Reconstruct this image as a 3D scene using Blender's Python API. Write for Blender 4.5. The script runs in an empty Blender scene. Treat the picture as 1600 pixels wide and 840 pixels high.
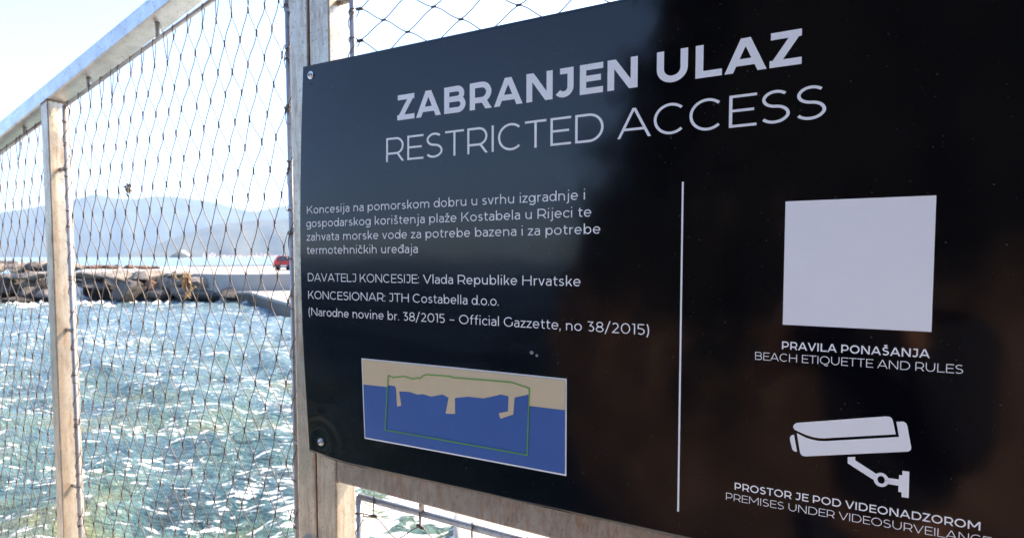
import bpy, bmesh, math, random
import numpy as np
from mathutils import Vector, noise
R = math.radians
random.seed(7); rng = np.random.default_rng(7)
sc = bpy.context.scene
C = sc.collection

# ------------------------------------------------------------ camera, sky, sun, exposure
EYE = 3.0                                    # eye height above the sea, metres
cam_d = bpy.data.cameras.new('camera'); cam = bpy.data.objects.new('camera', cam_d); C.objects.link(cam)
cam.location = (0, 0, EYE); cam.rotation_euler = (R(90 - 2.8903), 0, 0)
cam_d.sensor_width = 36; cam_d.lens = 927.49 / 1600 * 36; cam_d.shift_y = 27.83 / 1600
cam_d.clip_start = .01; cam_d.clip_end = 60000
cam_d.dof.use_dof = True; cam_d.dof.focus_distance = .82; cam_d.dof.aperture_fstop = 9
sc.camera = cam
SUN_AZ, SUN_EL = 48.0, 44.0                  # azimuth clockwise from the view direction
w = bpy.data.worlds.new('World'); sc.world = w; w.use_nodes = True
nt = w.node_tree
sky = nt.nodes.new('ShaderNodeTexSky'); sky.sky_type = 'NISHITA'; sky.sun_disc = False
sky.sun_elevation = R(SUN_EL); sky.sun_rotation = R(SUN_AZ)
sky.air_density = .68; sky.dust_density = .9; sky.ozone_density = 2.2
nt.links.new(sky.outputs[0], nt.nodes['Background'].inputs[0]); nt.nodes['Background'].inputs[1].default_value = .15
sl = bpy.data.lights.new('sun', 'SUN'); sl.energy = 4.0; sl.angle = R(.5); sl.color = (1, .82, .60)
so = bpy.data.objects.new('sun', sl); C.objects.link(so)
sdir = Vector((math.sin(R(SUN_AZ)) * math.cos(R(SUN_EL)), math.cos(R(SUN_AZ)) * math.cos(R(SUN_EL)), math.sin(R(SUN_EL))))
so.rotation_euler = (-sdir).to_track_quat('-Z', 'Y').to_euler(); so.location = (0, 0, 30)
vs = sc.view_settings; vs.view_transform = 'Standard'; vs.look = 'None'; vs.gamma = 1; vs.use_curve_mapping = False
vs.exposure = 2.2
sc.cycles.use_denoising = True
sc.cycles.max_bounces = 8; sc.cycles.volume_bounces = 0; sc.cycles.caustics_reflective = False; sc.cycles.caustics_refractive = False
sc.cycles.sample_clamp_indirect = 8

# ------------------------------------------------------------ helpers
def props(o, label=None, cat=None, group=None, kind=None):
    for k, v in (('label', label), ('category', cat), ('group', group), ('kind', kind)):
        if v: o[k] = v
    return o
def wloc(o):
    v = Vector((0, 0, 0))
    while o: v += o.location; o = o.parent
    return v
def thing(name, loc, label, cat, group=None):
    o = bpy.data.objects.new(name, None); C.objects.link(o); o.location = loc
    o.empty_display_size = .1
    return props(o, label, cat, group)
def mesh_obj(name, verts, faces, mat, parent=None, smooth=False, origin=None, mats=None, fmat=None):
    """world-space verts; the object's origin sits at its parent (or at 'origin')"""
    org = wloc(parent) if parent else Vector(origin or (0, 0, 0))
    V = np.asarray(verts, float).reshape(-1, 3) - np.array(org)
    me = bpy.data.meshes.new(name); me.from_pydata(V.tolist(), [], [tuple(int(i) for i in f) for f in faces])
    for m in (mats or [mat]): me.materials.append(m)
    if fmat is not None: me.polygons.foreach_set('material_index', np.asarray(fmat, np.int32))
    if smooth: me.polygons.foreach_set('use_smooth', [True] * len(me.polygons))
    me.update()
    o = bpy.data.objects.new(name, me); C.objects.link(o)
    if parent: o.parent = parent
    else: o.location = org
    return o
class MB:
    """collects shapes into one mesh"""
    def __init__(s): s.v = []; s.f = []; s.m = []
    def add(s, verts, faces, mi=0):
        b = len(s.v); s.v.extend([tuple(x) for x in verts]); s.f.extend([tuple(i + b for i in f) for f in faces]); s.m.extend([mi] * len(faces)); return s
    def tube(s, pts, r, n=8, mi=0, cap=True, closed=False):
        pts = [np.asarray(p, float) for p in pts]; N = len(pts); vs_ = []; up = None
        rr = r if hasattr(r, '__len__') else [r] * N
        for i, p in enumerate(pts):
            if closed: t = pts[(i + 1) % N] - pts[i - 1]
            else: t = pts[min(i + 1, N - 1)] - pts[max(i - 1, 0)]
            t = t / (np.linalg.norm(t) + 1e-12)
            if up is None:
                up = np.array([0, 0, 1.]) if abs(t[2]) < .9 else np.array([1., 0, 0])
            a = np.cross(t, up); a /= np.linalg.norm(a); b = np.cross(a, t); up = b
            for k in range(n):
                q = 2 * math.pi * k / n; vs_.append(p + rr[i] * (a * math.cos(q) + b * math.sin(q)))
        fs = []
        for i in range(N if closed else N - 1):
            for k in range(n):
                j = (i + 1) % N; fs.append((i * n + k, i * n + (k + 1) % n, j * n + (k + 1) % n, j * n + k))
        if cap and not closed: fs.append(tuple(range(n))[::-1]); fs.append(tuple((N - 1) * n + k for k in range(n)))
        return s.add(vs_, fs, mi)
    def build(s, name, mat, parent=None, smooth=False, origin=None, mats=None):
        return mesh_obj(name, s.v, s.f, mat, parent, smooth, origin, mats, s.m if mats else None)
def bevel_mesh(verts, faces, off, seg=2):
    bm = bmesh.new(); vv = [bm.verts.new(tuple(v)) for v in verts]
    for f in faces: bm.faces.new([vv[i] for i in f])
    bmesh.ops.recalc_face_normals(bm, faces=bm.faces)
    bmesh.ops.bevel(bm, geom=list(bm.edges), offset=off, segments=seg, affect='EDGES', profile=.5)
    bm.verts.index_update()
    V = [tuple(v.co) for v in bm.verts]; F = [[v.index for v in f.verts] for f in bm.faces]; bm.free(); return V, F
BOXF = [(3, 2, 1, 0), (4, 5, 6, 7), (0, 1, 5, 4), (1, 2, 6, 5), (2, 3, 7, 6), (3, 0, 4, 7)]

# ------------------------------------------------------------ materials
class NT:
    def __init__(s, name):
        s.m = bpy.data.materials.new(name); s.m.use_nodes = True; s.t = s.m.node_tree; s.p = s.t.nodes['Principled BSDF']
    def n(s, typ, **kw):
        x = s.t.nodes.new(typ)
        for k, v in kw.items():
            if k.startswith('i_'):
                key = k[2:]; x.inputs[int(key) if key.isdigit() else key.replace('_', ' ')].default_value = v
            else: setattr(x, k, v)
        return x
    def l(s, a, b): s.t.links.new(a, b)
    def co(s, scale=(1, 1, 1), kind='Object'):
        tc = s.n('ShaderNodeTexCoord'); mp = s.n('ShaderNodeMapping'); mp.inputs['Scale'].default_value = scale
        s.l(tc.outputs[kind], mp.inputs[0]); return mp.outputs[0]
    def noise(s, vec, scale, detail=4, rough=.55, dist=0):
        x = s.n('ShaderNodeTexNoise'); x.inputs['Scale'].default_value = scale; x.inputs['Detail'].default_value = detail
        x.inputs['Roughness'].default_value = rough; x.inputs['Distortion'].default_value = dist; s.l(vec, x.inputs['Vector']); return x.outputs[0]
    def ramp(s, fac, stops):
        x = s.n('ShaderNodeValToRGB'); e = x.color_ramp.elements
        while len(e) < len(stops): e.new(.5)
        for q, (p, c) in zip(e, stops): q.position = p; q.color = (*c, 1) if hasattr(c, '__len__') else (c, c, c, 1)
        s.l(fac, x.inputs[0]); return x.outputs[0]
    def mix(s, fac, a, b):
        x = s.n('ShaderNodeMix', data_type='RGBA')
        for key, val in ((0, fac), (6, a), (7, b)):
            if hasattr(val, 'is_output') or hasattr(val, 'node'): s.l(val, x.inputs[key])
            else: x.inputs[key].default_value = val if key == 0 else (*val, 1)
        return x.outputs[2]
    def math(s, op, a, b=0):
        x = s.n('ShaderNodeMath', operation=op)
        for i, v in enumerate((a, b)):
            if hasattr(v, 'node'): s.l(v, x.inputs[i])
            else: x.inputs[i].default_value = v
        return x.outputs[0]
    def bump(s, h, strength, dist=.01):
        x = s.n('ShaderNodeBump'); x.inputs['Strength'].default_value = strength; x.inputs['Distance'].default_value = dist
        s.l(h, x.inputs['Height']); s.l(x.outputs[0], s.p.inputs['Normal']); return x
    def set(s, **kw):
        for k, v in kw.items():
            key = k.replace('_', ' ')
            if hasattr(v, 'node'): s.l(v, s.p.inputs[key])
            else: s.p.inputs[key].default_value = (*v, 1) if hasattr(v, '__len__') else v
        return s
def simple(name, col, rough=.5, metal=0, var=.12, scale=30):
    t = NT(name); v = t.noise(t.co(), scale)
    t.set(Base_Color=t.ramp(v, [(.3, tuple(c * (1 - var) for c in col)), (.7, tuple(min(1, c * (1 + var)) for c in col))]), Roughness=rough, Metallic=metal)
    return t.m
def galvanised(name, rust, metal=.55, tint=(1, 1, 1), streak=(60, 60, 7)):
    t = NT(name); o = t.co(); st = t.co(streak)
    base = t.ramp(t.noise(o, 26, 6, .65), [(.3, tuple(.44 * c for c in tint)), (.5, tuple(.57 * c for c in tint)), (.72, tuple(.68 * c for c in tint))])
    spang = t.ramp(t.noise(st, 1, 5, .7), [(.35, .0), (.75, .35)])
    base = t.mix(spang, base, tuple(.74 * c for c in tint))
    r1 = t.noise(st, 1.6, 6, .75); r2 = t.noise(o, 9, 3, .6)
    rm = t.math('MULTIPLY', t.ramp(r1, [(.62 - .25 * rust, 0), (.8 - .2 * rust, 1)]), t.ramp(r2, [(.5 - .35 * rust, 0), (.72 - .2 * rust, 1)]))
    sp = t.ramp(t.noise(t.co((90, 90, 60)), 3, 2, .5), [(.63 - .04 * rust, 0), (.70, .85)])
    rm = t.math('MAXIMUM', rm, sp)
    rcol = t.ramp(t.noise(o, 70, 3), [(.3, (.10, .045, .018)), (.6, (.26, .125, .05)), (.8, (.36, .22, .12))])
    fac = t.math('MULTIPLY', rm, .8)
    t.set(Base_Color=t.mix(fac, base, rcol), Metallic=t.ramp(fac, [(0, metal), (.7, .05)]), Roughness=t.ramp(r2, [(.3, .24), (.7, .44)]))
    t.bump(t.noise(o, 160, 4, .6), .12, .002)
    return t.m
M = {}
M['zinc'] = galvanised('galvanised_steel', .15, .8)
M['zinc_post'] = galvanised('galvanised_post_steel', .62, .6, (1.0, .85, .65))
M['rusty'] = galvanised('rusty_galvanised_steel', .75, .4, (.64, .55, .44), (70, 70, 16))
M['rod'] = galvanised('rod_steel', .45, .4, (.8, .77, .74))
M['wire'] = simple('wire_steel', (.14, .108, .086), .5, .35, .3, 60)
M['ferrule'] = simple('ferrule_steel', (.10, .08, .07), .55, .35, .25, 90)
M['screw'] = simple('screw_steel', (.6, .6, .58), .28, .9, .15, 200)
M['white'] = simple('white_vinyl', (.9, .885, .86), .42, 0, .008, 40)
M['land'] = simple('map_beige_print', (.66, .53, .33), .35, 0, .03, 30)
M['sea_print'] = simple('map_blue_print', (.05, .12, .35), .35, 0, .05, 20)
M['green_print'] = simple('map_green_print', (.13, .37, .045), .35, 0, .05, 20)
M['hole'] = simple('drill_hole_dark', (.01, .01, .01), .7)
M['weed'] = simple('dried_weed', (.36, .24, .12), .8, 0, .4, 120)
M['weed_dark'] = simple('dark_dried_weed', (.13, .085, .05), .8, 0, .4, 120)
M['splash'] = simple('dried_splash', (.25, .25, .27), .6)

t = NT('sign_panel_black'); o_ = t.co()
dust = t.ramp(t.noise(o_, 330, 2, .4), [(.735, 0), (.775, .42)])
smear = t.ramp(t.noise(t.co((3, 3, 9)), 1.5, 5, .65), [(.5, 0), (.85, .012)])
t.set(Base_Color=t.mix(t.math('MAXIMUM', dust, smear), (.0010, .0011, .0032), (.16, .155, .15)), Roughness=t.ramp(t.noise(o_, 6, 4), [(.3, .05), (.75, .13)]), IOR=1.43)
t.bump(t.noise(o_, 7, 2, .4), .08, .012)
M['panel'] = t.m

def concrete(name, col, scale=3, rough=.85):
    t = NT(name); o = t.co(kind='Object')
    a = t.noise(o, scale, 8, .65); b = t.noise(o, scale * 9, 5, .6)
    c = t.mix(t.ramp(a, [(.35, 0), (.7, 1)]), tuple(x * .74 for x in col), col)
    c = t.mix(t.ramp(b, [(.55, 0), (.8, .5)]), c, tuple(x * .55 for x in col))
    t.set(Base_Color=c, Roughness=rough); t.bump(b, .4, .02); return t.m
M['jetty'] = concrete('pale_concrete', (.36, .345, .325), .6)
M['wet_stone'] = concrete('wet_jetty_stone', (.10, .085, .07), 1.2, .5)
M['jetty_face'] = concrete('jetty_face_concrete', (.42, .40, .38), .8)
M['quay'] = concrete('unseen_quay_concrete', (.52, .48, .43), 2)

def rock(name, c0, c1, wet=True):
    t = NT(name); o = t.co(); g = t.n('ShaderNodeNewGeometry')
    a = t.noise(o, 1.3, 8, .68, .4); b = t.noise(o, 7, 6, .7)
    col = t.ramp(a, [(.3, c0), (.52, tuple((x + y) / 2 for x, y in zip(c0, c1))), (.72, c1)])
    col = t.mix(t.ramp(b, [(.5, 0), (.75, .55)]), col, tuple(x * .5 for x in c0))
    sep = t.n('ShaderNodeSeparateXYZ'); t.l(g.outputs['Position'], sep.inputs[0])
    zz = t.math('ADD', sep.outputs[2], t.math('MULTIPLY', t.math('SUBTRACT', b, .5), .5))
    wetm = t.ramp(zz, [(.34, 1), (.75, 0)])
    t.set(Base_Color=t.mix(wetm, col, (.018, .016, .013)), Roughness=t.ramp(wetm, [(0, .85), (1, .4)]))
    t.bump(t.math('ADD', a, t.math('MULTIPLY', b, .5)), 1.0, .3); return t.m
M['rock_grey'] = rock('grey_rock', (.055, .048, .043), (.19, .165, .145))
M['rock_shade'] = rock('shade_dark_rock', (.018, .015, .013), (.06, .05, .043))  # shade of the hollows painted into this rock's dark colour
M['rock_tan'] = rock('tan_rock', (.14, .12, .102), (.42, .36, .305))
M['rock_brown'] = rock('brown_rock', (.12, .06, .035), (.25, .135, .08))

# water: teal sea with weed patches, foam, and sun glare and glints painted white
t = NT('sea_water'); o_ = t.co()
deep = t.noise(t.co((.35, .6, 1)), 1, 4, .6, .6)
near = t.ramp(deep, [(.36, (.022, .040, .048)), (.45, (.05, .108, .112)), (.54, (.085, .145, .115)), (.64, (.13, .145, .06))])
sepw = t.n('ShaderNodeSeparateXYZ'); t.l(o_, sepw.inputs[0])
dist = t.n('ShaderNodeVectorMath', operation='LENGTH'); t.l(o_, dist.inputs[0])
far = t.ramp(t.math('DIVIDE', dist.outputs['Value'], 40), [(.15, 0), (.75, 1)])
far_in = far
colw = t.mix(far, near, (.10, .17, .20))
# foam mixed with painted sun glare, thicker against the quay
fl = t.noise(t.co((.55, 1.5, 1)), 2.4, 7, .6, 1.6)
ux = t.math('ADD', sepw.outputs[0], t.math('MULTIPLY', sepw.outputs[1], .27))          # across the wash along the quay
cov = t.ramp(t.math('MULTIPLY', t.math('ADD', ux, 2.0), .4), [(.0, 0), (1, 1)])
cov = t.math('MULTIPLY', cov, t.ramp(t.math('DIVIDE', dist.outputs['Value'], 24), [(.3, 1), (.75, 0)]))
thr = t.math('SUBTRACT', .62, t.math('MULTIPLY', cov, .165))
foam_glare = t.ramp(t.math('SUBTRACT', fl, thr), [(.0, 0), (.035, 1)])
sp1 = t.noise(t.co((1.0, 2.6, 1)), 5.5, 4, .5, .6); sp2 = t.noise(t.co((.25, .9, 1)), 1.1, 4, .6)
glint_flecks = t.ramp(t.math('ADD', sp1, t.math('MULTIPLY', sp2, .6)), [(.945, 0), (1.07, .9)])     # sun glints painted as small white flecks in drifting bands
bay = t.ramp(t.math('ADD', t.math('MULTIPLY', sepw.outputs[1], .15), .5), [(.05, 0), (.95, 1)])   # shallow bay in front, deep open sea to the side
foam = t.math('MULTIPLY', t.math('MAXIMUM', foam_glare, glint_flecks), bay)  # white mask of foam plus painted glare and glints
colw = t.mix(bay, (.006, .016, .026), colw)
colw = t.mix(foam, colw, (.78, .8, .8))  # whitens the foam and the painted sun glare and glints alike
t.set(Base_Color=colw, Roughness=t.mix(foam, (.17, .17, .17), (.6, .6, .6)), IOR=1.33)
w1 = t.noise(t.co((1.2, 2.3, 1)), 3.0, 5, .58, .9); w2 = t.noise(t.co((.8, 1.3, 1)), 9, 3, .5, 1.0)
wn = t.math('ADD', w1, t.math('MULTIPLY', w2, .13))
t.bump(wn, .85, .20)
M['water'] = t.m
t = NT('foam_white'); t.set(Base_Color=t.ramp(t.noise(t.co(), 5, 6), [(.35, (.45, .47, .47)), (.6, (.8, .8, .8))]), Roughness=.8); M['foam'] = t.m

def hillmat(name, c0, c1):
    t = NT(name); a = t.noise(t.co(), .006, 8, .65); t.set(Base_Color=t.ramp(a, [(.35, c0), (.65, c1)]), Roughness=1.0); return t.m
M['ridge'] = hillmat('far_mountain_slopes', (.03, .05, .035), (.07, .085, .06))
M['ridge_near'] = hillmat('near_mountain_slopes', (.035, .05, .03), (.085, .085, .06))

# ------------------------------------------------------------ fence coordinates: s along the fence, z from eye level, o towards the viewer
TH = R(28.219); S = 1.07
Dv = np.array([math.cos(TH), -math.sin(TH), 0]); Nv = np.array([-math.sin(TH), -math.cos(TH), 0]); Uv = np.array([0, 0, 1.])
B0 = np.array([-.353, 1., 0]) * S + np.array([0, 0, EYE])
def F(s, z, o=0.): return B0 + Dv * s + Uv * z + Nv * o
FO = -.006                                   # front face of the steel frames
DEP = .050                                   # depth of the steel tubes
GR = -1.6                                    # walkway level under the eye
ZT, ZB = .3342, -.3619
def bulge(s, z):
    u = min(max((ZT - z) / (ZT - ZB), 0), 1)
    b = .0135 * math.sin(math.pi * u) * math.exp(-(max(s, -.05) / .25) ** 2)
    q = math.hypot(s - .040, z + .3326)
    b += .00022 * math.exp(-(q / .055) ** 2) * math.cos(q / .0042) - .0005 * math.exp(-(q / .022) ** 2)
    return b
def Q(s, z, o=0.): return F(s, z, o + bulge(s, z))     # on the bowed sign sheet

# ------------------------------------------------------------ sea
def build_sea():
    az = np.concatenate([np.linspace(-180, -62, 90)[:-1], np.linspace(-62, 62, 760)[:-1], np.linspace(62, 180, 60)])
    r = np.concatenate([np.geomspace(1.2, 90, 560), np.geomspace(92, 32000, 60)])
    A, Rr = np.meshgrid(np.radians(az), r)
    X, Y = Rr * np.sin(A), Rr * np.cos(A); Z = np.zeros_like(X)
    g = np.random.default_rng(3)
    for i in range(90):
        lam = np.exp(g.uniform(np.log(.28), np.log(4.5))); k = 2 * np.pi / lam
        th = R(200) + g.normal(0, .75); ph = g.uniform(0, 6.28)
        amp = .0078 * lam ** .95 * g.uniform(.5, 1.2)
        fade = np.clip(1.3 - Rr * .0022 / lam * 6, 0, 1)
        s_ = np.sin(k * (X * np.sin(th) + Y * np.cos(th)) + ph + .6 * np.sin(X * .4 + i) + .5 * np.sin(Y * .33 + 2 * i))
        Z += amp * fade * (s_ + .35 * s_ * s_)
    Z -= .02
    Z *= np.clip((Rr - 1.2) / 1.5, 0, 1)
    n = len(az); V = np.stack([X, Y, Z], -1).reshape(-1, 3)
    i, j = np.meshgrid(np.arange(len(r) - 1), np.arange(n - 1), indexing='ij'); q = (i * n + j).ravel()
    Fc = np.stack([q, q + 1, q + n + 1, q + n], -1)[:, ::-1]
    me = bpy.data.meshes.new('sea'); me.vertices.add(len(V)); me.vertices.foreach_set('co', V.ravel())
    me.loops.add(Fc.size); me.loops.foreach_set('vertex_index', Fc.ravel().astype(np.int32))
    me.polygons.add(len(Fc)); me.polygons.foreach_set('loop_start', np.arange(0, Fc.size, 4, dtype=np.int32))
    me.polygons.foreach_set('loop_total', np.full(len(Fc), 4, np.int32)); me.update(); me.validate()
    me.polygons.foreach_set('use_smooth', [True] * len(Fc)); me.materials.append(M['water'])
    o = bpy.data.objects.new('sea', me); C.objects.link(o); props(o, kind='structure')
    if me.polygons[1000].normal.z < 0: me.flip_normals()
build_sea()

# ------------------------------------------------------------ mountains across the bay
P_ = R(2.8903)
def pix_dir(px, py):
    a = (px - 800) / 927.49; b = -(py - 447.83) / 927.49
    return np.array([a, math.cos(P_) + b * math.sin(P_), -math.sin(P_) + b * math.cos(P_)])
def ridge(name, prof, depth, back, mat, seed):
    """prof: (azimuth degrees, elevation slope); a solid range with a front slope down to the sea and a back slope"""
    az = np.arange(-100, 100.01, .35); sl_ = np.interp(az, [p[0] for p in prof], [p[1] for p in prof])
    rows = np.linspace(0, 1, 26); V = []
    for k, u in enumerate(rows):
        for a, e in zip(az, sl_):
            d_ = depth + back * u
            top = e * (depth + back * .6)
            prof_ = (u / .6) ** .8 if u <= .6 else 1 - ((u - .6) / .4) ** 1.3 * .9
            v = Vector((a * .9, u * 9, seed)); nz = noise.fractal(v * .55, 1, 2, 5) * .10 + noise.fractal(v * 2.1, 1, 2, 3) * .035
            dd = d_ * (1 + .02 * noise.noise(Vector((a * .5, u * 3, seed + 3))))
            if k == 0: h = -5
            else: h = top * prof_ * (1 + nz * min(1, 3 * abs(u - .6) + .25)) + 2 * u
            V.append((dd * math.sin(R(a)), dd * math.cos(R(a)), h))
    n = len(az); fs = [(i * n + j + 1, i * n + j, (i + 1) * n + j, (i + 1) * n + j + 1)[::-1] for i in range(len(rows) - 1) for j in range(n - 1)]
    return props(mesh_obj(name, V, fs, mat, smooth=True), kind='structure')
def azel(px, py):
    d_ = pix_dir(px, py); return math.degrees(math.atan2(d_[0], d_[1])), d_[2] / math.hypot(d_[0], d_[1])
far_px = [(-60, 345), (0, 331), (70, 321), (115, 311), (147, 304), (196, 310), (245, 307), (266, 306), (315, 312), (350, 318), (371, 325), (402, 331), (448, 320), (520, 312), (640, 318), (800, 300), (1100, 320), (1600, 340)]
near_px = [(-60, 402), (170, 401.5), (215, 392), (245, 381), (297, 362), (350, 348), (402, 344), (444, 341), (520, 330), (700, 345), (900, 360), (1300, 350), (1600, 365)]
fp = [(-100, .02), (-60, .05)] + [azel(*p) for p in far_px] + [(60, .03), (100, .02)]
npf = [(-100, 0.0), (-46, 0.0)] + [azel(*p) for p in near_px] + [(60, .02), (100, .0)]
ridge('far_mountains', fp, 9000, 2400, M['ridge'], 1.0)
ridge('near_mountains', npf, 5200, 1400, M['ridge_near'], 5.0)

# pale houses scattered along the far shore
mb = MB(); t_wall = simple('far_house_walls', (.72, .64, .56), .9); t_roof = simple('far_house_roofs', (.4, .18, .12), .9)
for i in range(260):
    a = R(random.uniform(-27.5, -16)); dd = random.uniform(5000, 5350); h0 = max(2, (dd - 5190) * .16 + random.uniform(0, 6))
    c = np.array([dd * math.sin(a), dd * math.cos(a), h0]); wx, wy, hh = random.uniform(7, 16), random.uniform(7, 12), random.uniform(6, 13)
    v = [c + np.array([x * wx, y * wy, z]) for z in (-12, hh) for x, y in ((-.5, -.5), (.5, -.5), (.5, .5), (-.5, .5))]
    rf = [c + np.array([x * wx * 1.1, y * wy * 1.1, hh]) for x, y in ((-.5, -.5), (.5, -.5), (.5, .5), (-.5, .5))] + [c + np.array([x * wx * .55, 0, hh + 4]) for x in (-1, 1)]
    mb.add(v, BOXF[2:]); mb.add(rf, [(0, 1, 5, 4), (2, 3, 4, 5), (1, 2, 5), (3, 0, 4), (3, 2, 1, 0)], 1)
props(mb.build('far_shore_houses', None, mats=[t_wall, t_roof]), kind='stuff')

# low islet with a pale slope on its right side
def islet():
    c = pix_dir(284, 401); D_ = 2300; c = c / c[1] * D_; n = 40; V = []; fs = []; fm = []
    for i in range(n + 1):
        for j in range(n + 1):
            u, v = i / n * 2 - 1, j / n * 2 - 1; rr = math.hypot(u, v)
            h = 27 * max(0, 1 - rr ** 2.2) * (1 + .25 * noise.fractal(Vector((u * 2, v * 2, 3)), 1, 2, 4)) - 3 + 6 * math.exp(-((u - .1) ** 2 + v * v) * 8)
            V.append((c[0] + u * 46, D_ + v * 40, h))
    for i in range(n):
        for j in range(n):
            fs.append((i * (n + 1) + j, (i + 1) * (n + 1) + j, (i + 1) * (n + 1) + j + 1, i * (n + 1) + j + 1))
            u = i / n * 2 - 1; v = j / n * 2 - 1; fm.append(1 if .05 < u < .72 and abs(v + .30 - .12 * u) < .13 + .05 * noise.noise(Vector((u * 6, v * 6, 0))) else 0)
    o = mesh_obj('rocky_islet', V, fs, None, smooth=True, mats=[M['ridge_near'], simple('pale_scree', (.8, .78, .74), .9, scale=.05)], fmat=fm)
    props(o, kind='structure')
islet()

# ------------------------------------------------------------ breakwater and jetty
def G(px, py, z):
    d_ = pix_dir(px, py); k = (z - EYE) / d_[2]; return np.array([d_[0] * k, d_[1] * k, z])
DECK, LEDGE = 1.9, .8
def prism(poly, z0, z1, bev=.03):
    n = len(poly); v = [(p[0], p[1], z0) for p in poly] + [(p[0], p[1], z1) for p in poly]
    f = [tuple(range(n))[::-1], tuple(n + i for i in range(n))] + [(i, (i + 1) % n, n + (i + 1) % n, n + i) for i in range(n)]
    return bevel_mesh(v, f, bev, 2) if bev else (v, f)
a0, a1 = G(128, 424.0, DECK), G(352, 428.0, DECK); a2 = G(452, 427.2, DECK); a3 = a2 + (a2 - a1) * 1.6
b0, b1 = G(128, 417, DECK), G(300, 416.0, DECK); b2 = G(470, 414.8, DECK) ; b3 = b2 + np.array([14, -2, 0])
jet = thing('concrete_jetty', (a2[0], a2[1], 0), 'pale concrete jetty with lower ledge behind the boulder breakwater', 'jetty')
V, Fc = prism([a0, a1, a2, a3, b3, b2, b1, b0], -2.5, DECK, .06); mesh_obj('deck', V, Fc, M['jetty'], jet)
l0, l1 = G(388, 455.5, LEDGE), G(452, 473.5, LEDGE)
wl = a1 + (a2 - a1) * .25
lp = [l0, l1, l1 + np.array([7, 2.0, 0]), a3 + np.array([0, -.02, 0]), a1 + np.array([0.3, -.3, 0])]
V, Fc = prism(lp, LEDGE - .16, LEDGE, .03); mesh_obj('lower_ledge', V, Fc, M['jetty'], jet)
lc = sum(lp) / 5; V, Fc = prism([p + (lc - p) / np.linalg.norm(lc - p) * .06 for p in lp], -2.5, LEDGE - .162, .03); mesh_obj('ledge_base', V, Fc, M['wet_stone'], jet)
# kerb along the far side of the deck
V, Fc = prism([b1 + np.array([0, -.9, 0]), b2 + np.array([0, -.9, 0]), b2 + np.array([0, -.4, 0]), b1 + np.array([0, -.4, 0])], DECK + .004, DECK + .14, .02); mesh_obj('kerb', V, Fc, M['jetty_face'], jet)

def boulder(c, size, mat, seed, label, flat=1.0, yaw=0.0):
    bm = bmesh.new(); bmesh.ops.create_icosphere(bm, subdivisions=4, radius=1); off = Vector((seed * 7.1, seed * 3.3, seed * 1.7))
    pl = []
    g = random.Random(seed)
    for i in range(11):
        nv = Vector((g.gauss(0, 1), g.gauss(0, 1), g.gauss(0, 1) * .9)).normalized(); pl.append((nv, g.uniform(.36, .8)))
    cy, sy = math.cos(yaw), math.sin(yaw)
    for v in bm.verts:
        p = v.co.copy()
        for nv, dd in pl:                      # chop flat facets, as quarried stone
            e = p.dot(nv) - dd
            if e > 0: p -= nv * e * .96
        p *= 1 + .10 * noise.fractal(p * 1.6 + off, 1, 2, 5) + .045 * noise.noise(p * 6 + off) + .02 * noise.noise(p * 17 + off)
        x, y, z = p.x * size[0], p.y * size[1], p.z * size[2]
        v.co = (x * cy - y * sy, x * sy + y * cy, z)
    me = bpy.data.meshes.new('boulder'); bm.to_mesh(me); bm.free(); me.materials.append(mat)
    me.polygons.foreach_set('use_smooth', [True] * len(me.polygons))
    o = bpy.data.objects.new('boulder', me); C.objects.link(o); o.location = c
    return props(o, label, 'boulder', 'boulders of the breakwater')
def pb(px0, px1, py0, py1, depth, mat, seed, label, thick=None):
    """a boulder covering that patch of the heap, standing at 'depth' metres"""
    k = depth; ca = (px0 + px1) / 2; d_ = pix_dir(ca, (py0 + py1) / 2); d_ = d_ / d_[1] * k
    wd = (px1 - px0) / 927.49 * k; ht = (py1 - py0) / 927.49 * k
    return boulder((d_[0], d_[1], EYE + d_[2]), (wd * .70, (thick or min(wd, 2.2) * .64), ht * .76), mat, seed, label, yaw=random.uniform(-.25, .25))
TAN, GREY, BRN = M['rock_tan'], M['rock_grey'], M['rock_brown']
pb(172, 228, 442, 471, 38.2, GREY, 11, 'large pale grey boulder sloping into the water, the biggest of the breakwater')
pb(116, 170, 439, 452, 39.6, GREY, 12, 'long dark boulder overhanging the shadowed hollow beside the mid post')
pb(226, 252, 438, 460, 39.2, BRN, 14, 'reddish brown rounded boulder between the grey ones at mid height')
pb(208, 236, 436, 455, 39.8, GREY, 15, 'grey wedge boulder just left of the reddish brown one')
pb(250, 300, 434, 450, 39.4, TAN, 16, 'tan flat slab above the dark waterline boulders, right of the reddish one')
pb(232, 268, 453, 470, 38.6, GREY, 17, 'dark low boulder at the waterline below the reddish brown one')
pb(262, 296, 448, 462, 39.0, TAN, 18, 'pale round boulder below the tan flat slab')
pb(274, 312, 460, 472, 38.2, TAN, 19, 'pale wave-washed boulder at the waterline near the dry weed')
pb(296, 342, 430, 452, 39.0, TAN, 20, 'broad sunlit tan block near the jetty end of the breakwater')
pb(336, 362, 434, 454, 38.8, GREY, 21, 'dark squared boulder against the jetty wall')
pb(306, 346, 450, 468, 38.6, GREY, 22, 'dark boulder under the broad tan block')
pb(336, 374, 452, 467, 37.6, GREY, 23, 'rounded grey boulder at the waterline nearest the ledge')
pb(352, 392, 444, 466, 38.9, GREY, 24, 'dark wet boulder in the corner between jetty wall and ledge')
pb(2, 40, 425, 437, 38.8, TAN, 25, 'pinkish flat slab at the far left of the heap')
pb(36, 78, 423, 436, 39.2, TAN, 26, 'pinkish slab just left of the mid post, on the upper row')
pb(28, 62, 446, 468, 38.4, GREY, 27, 'dark squat boulder left of the mid post, lower row')
pb(0, 32, 442, 462, 39.2, GREY, 28, 'dark brown boulder at the left picture edge, lower row')
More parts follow.
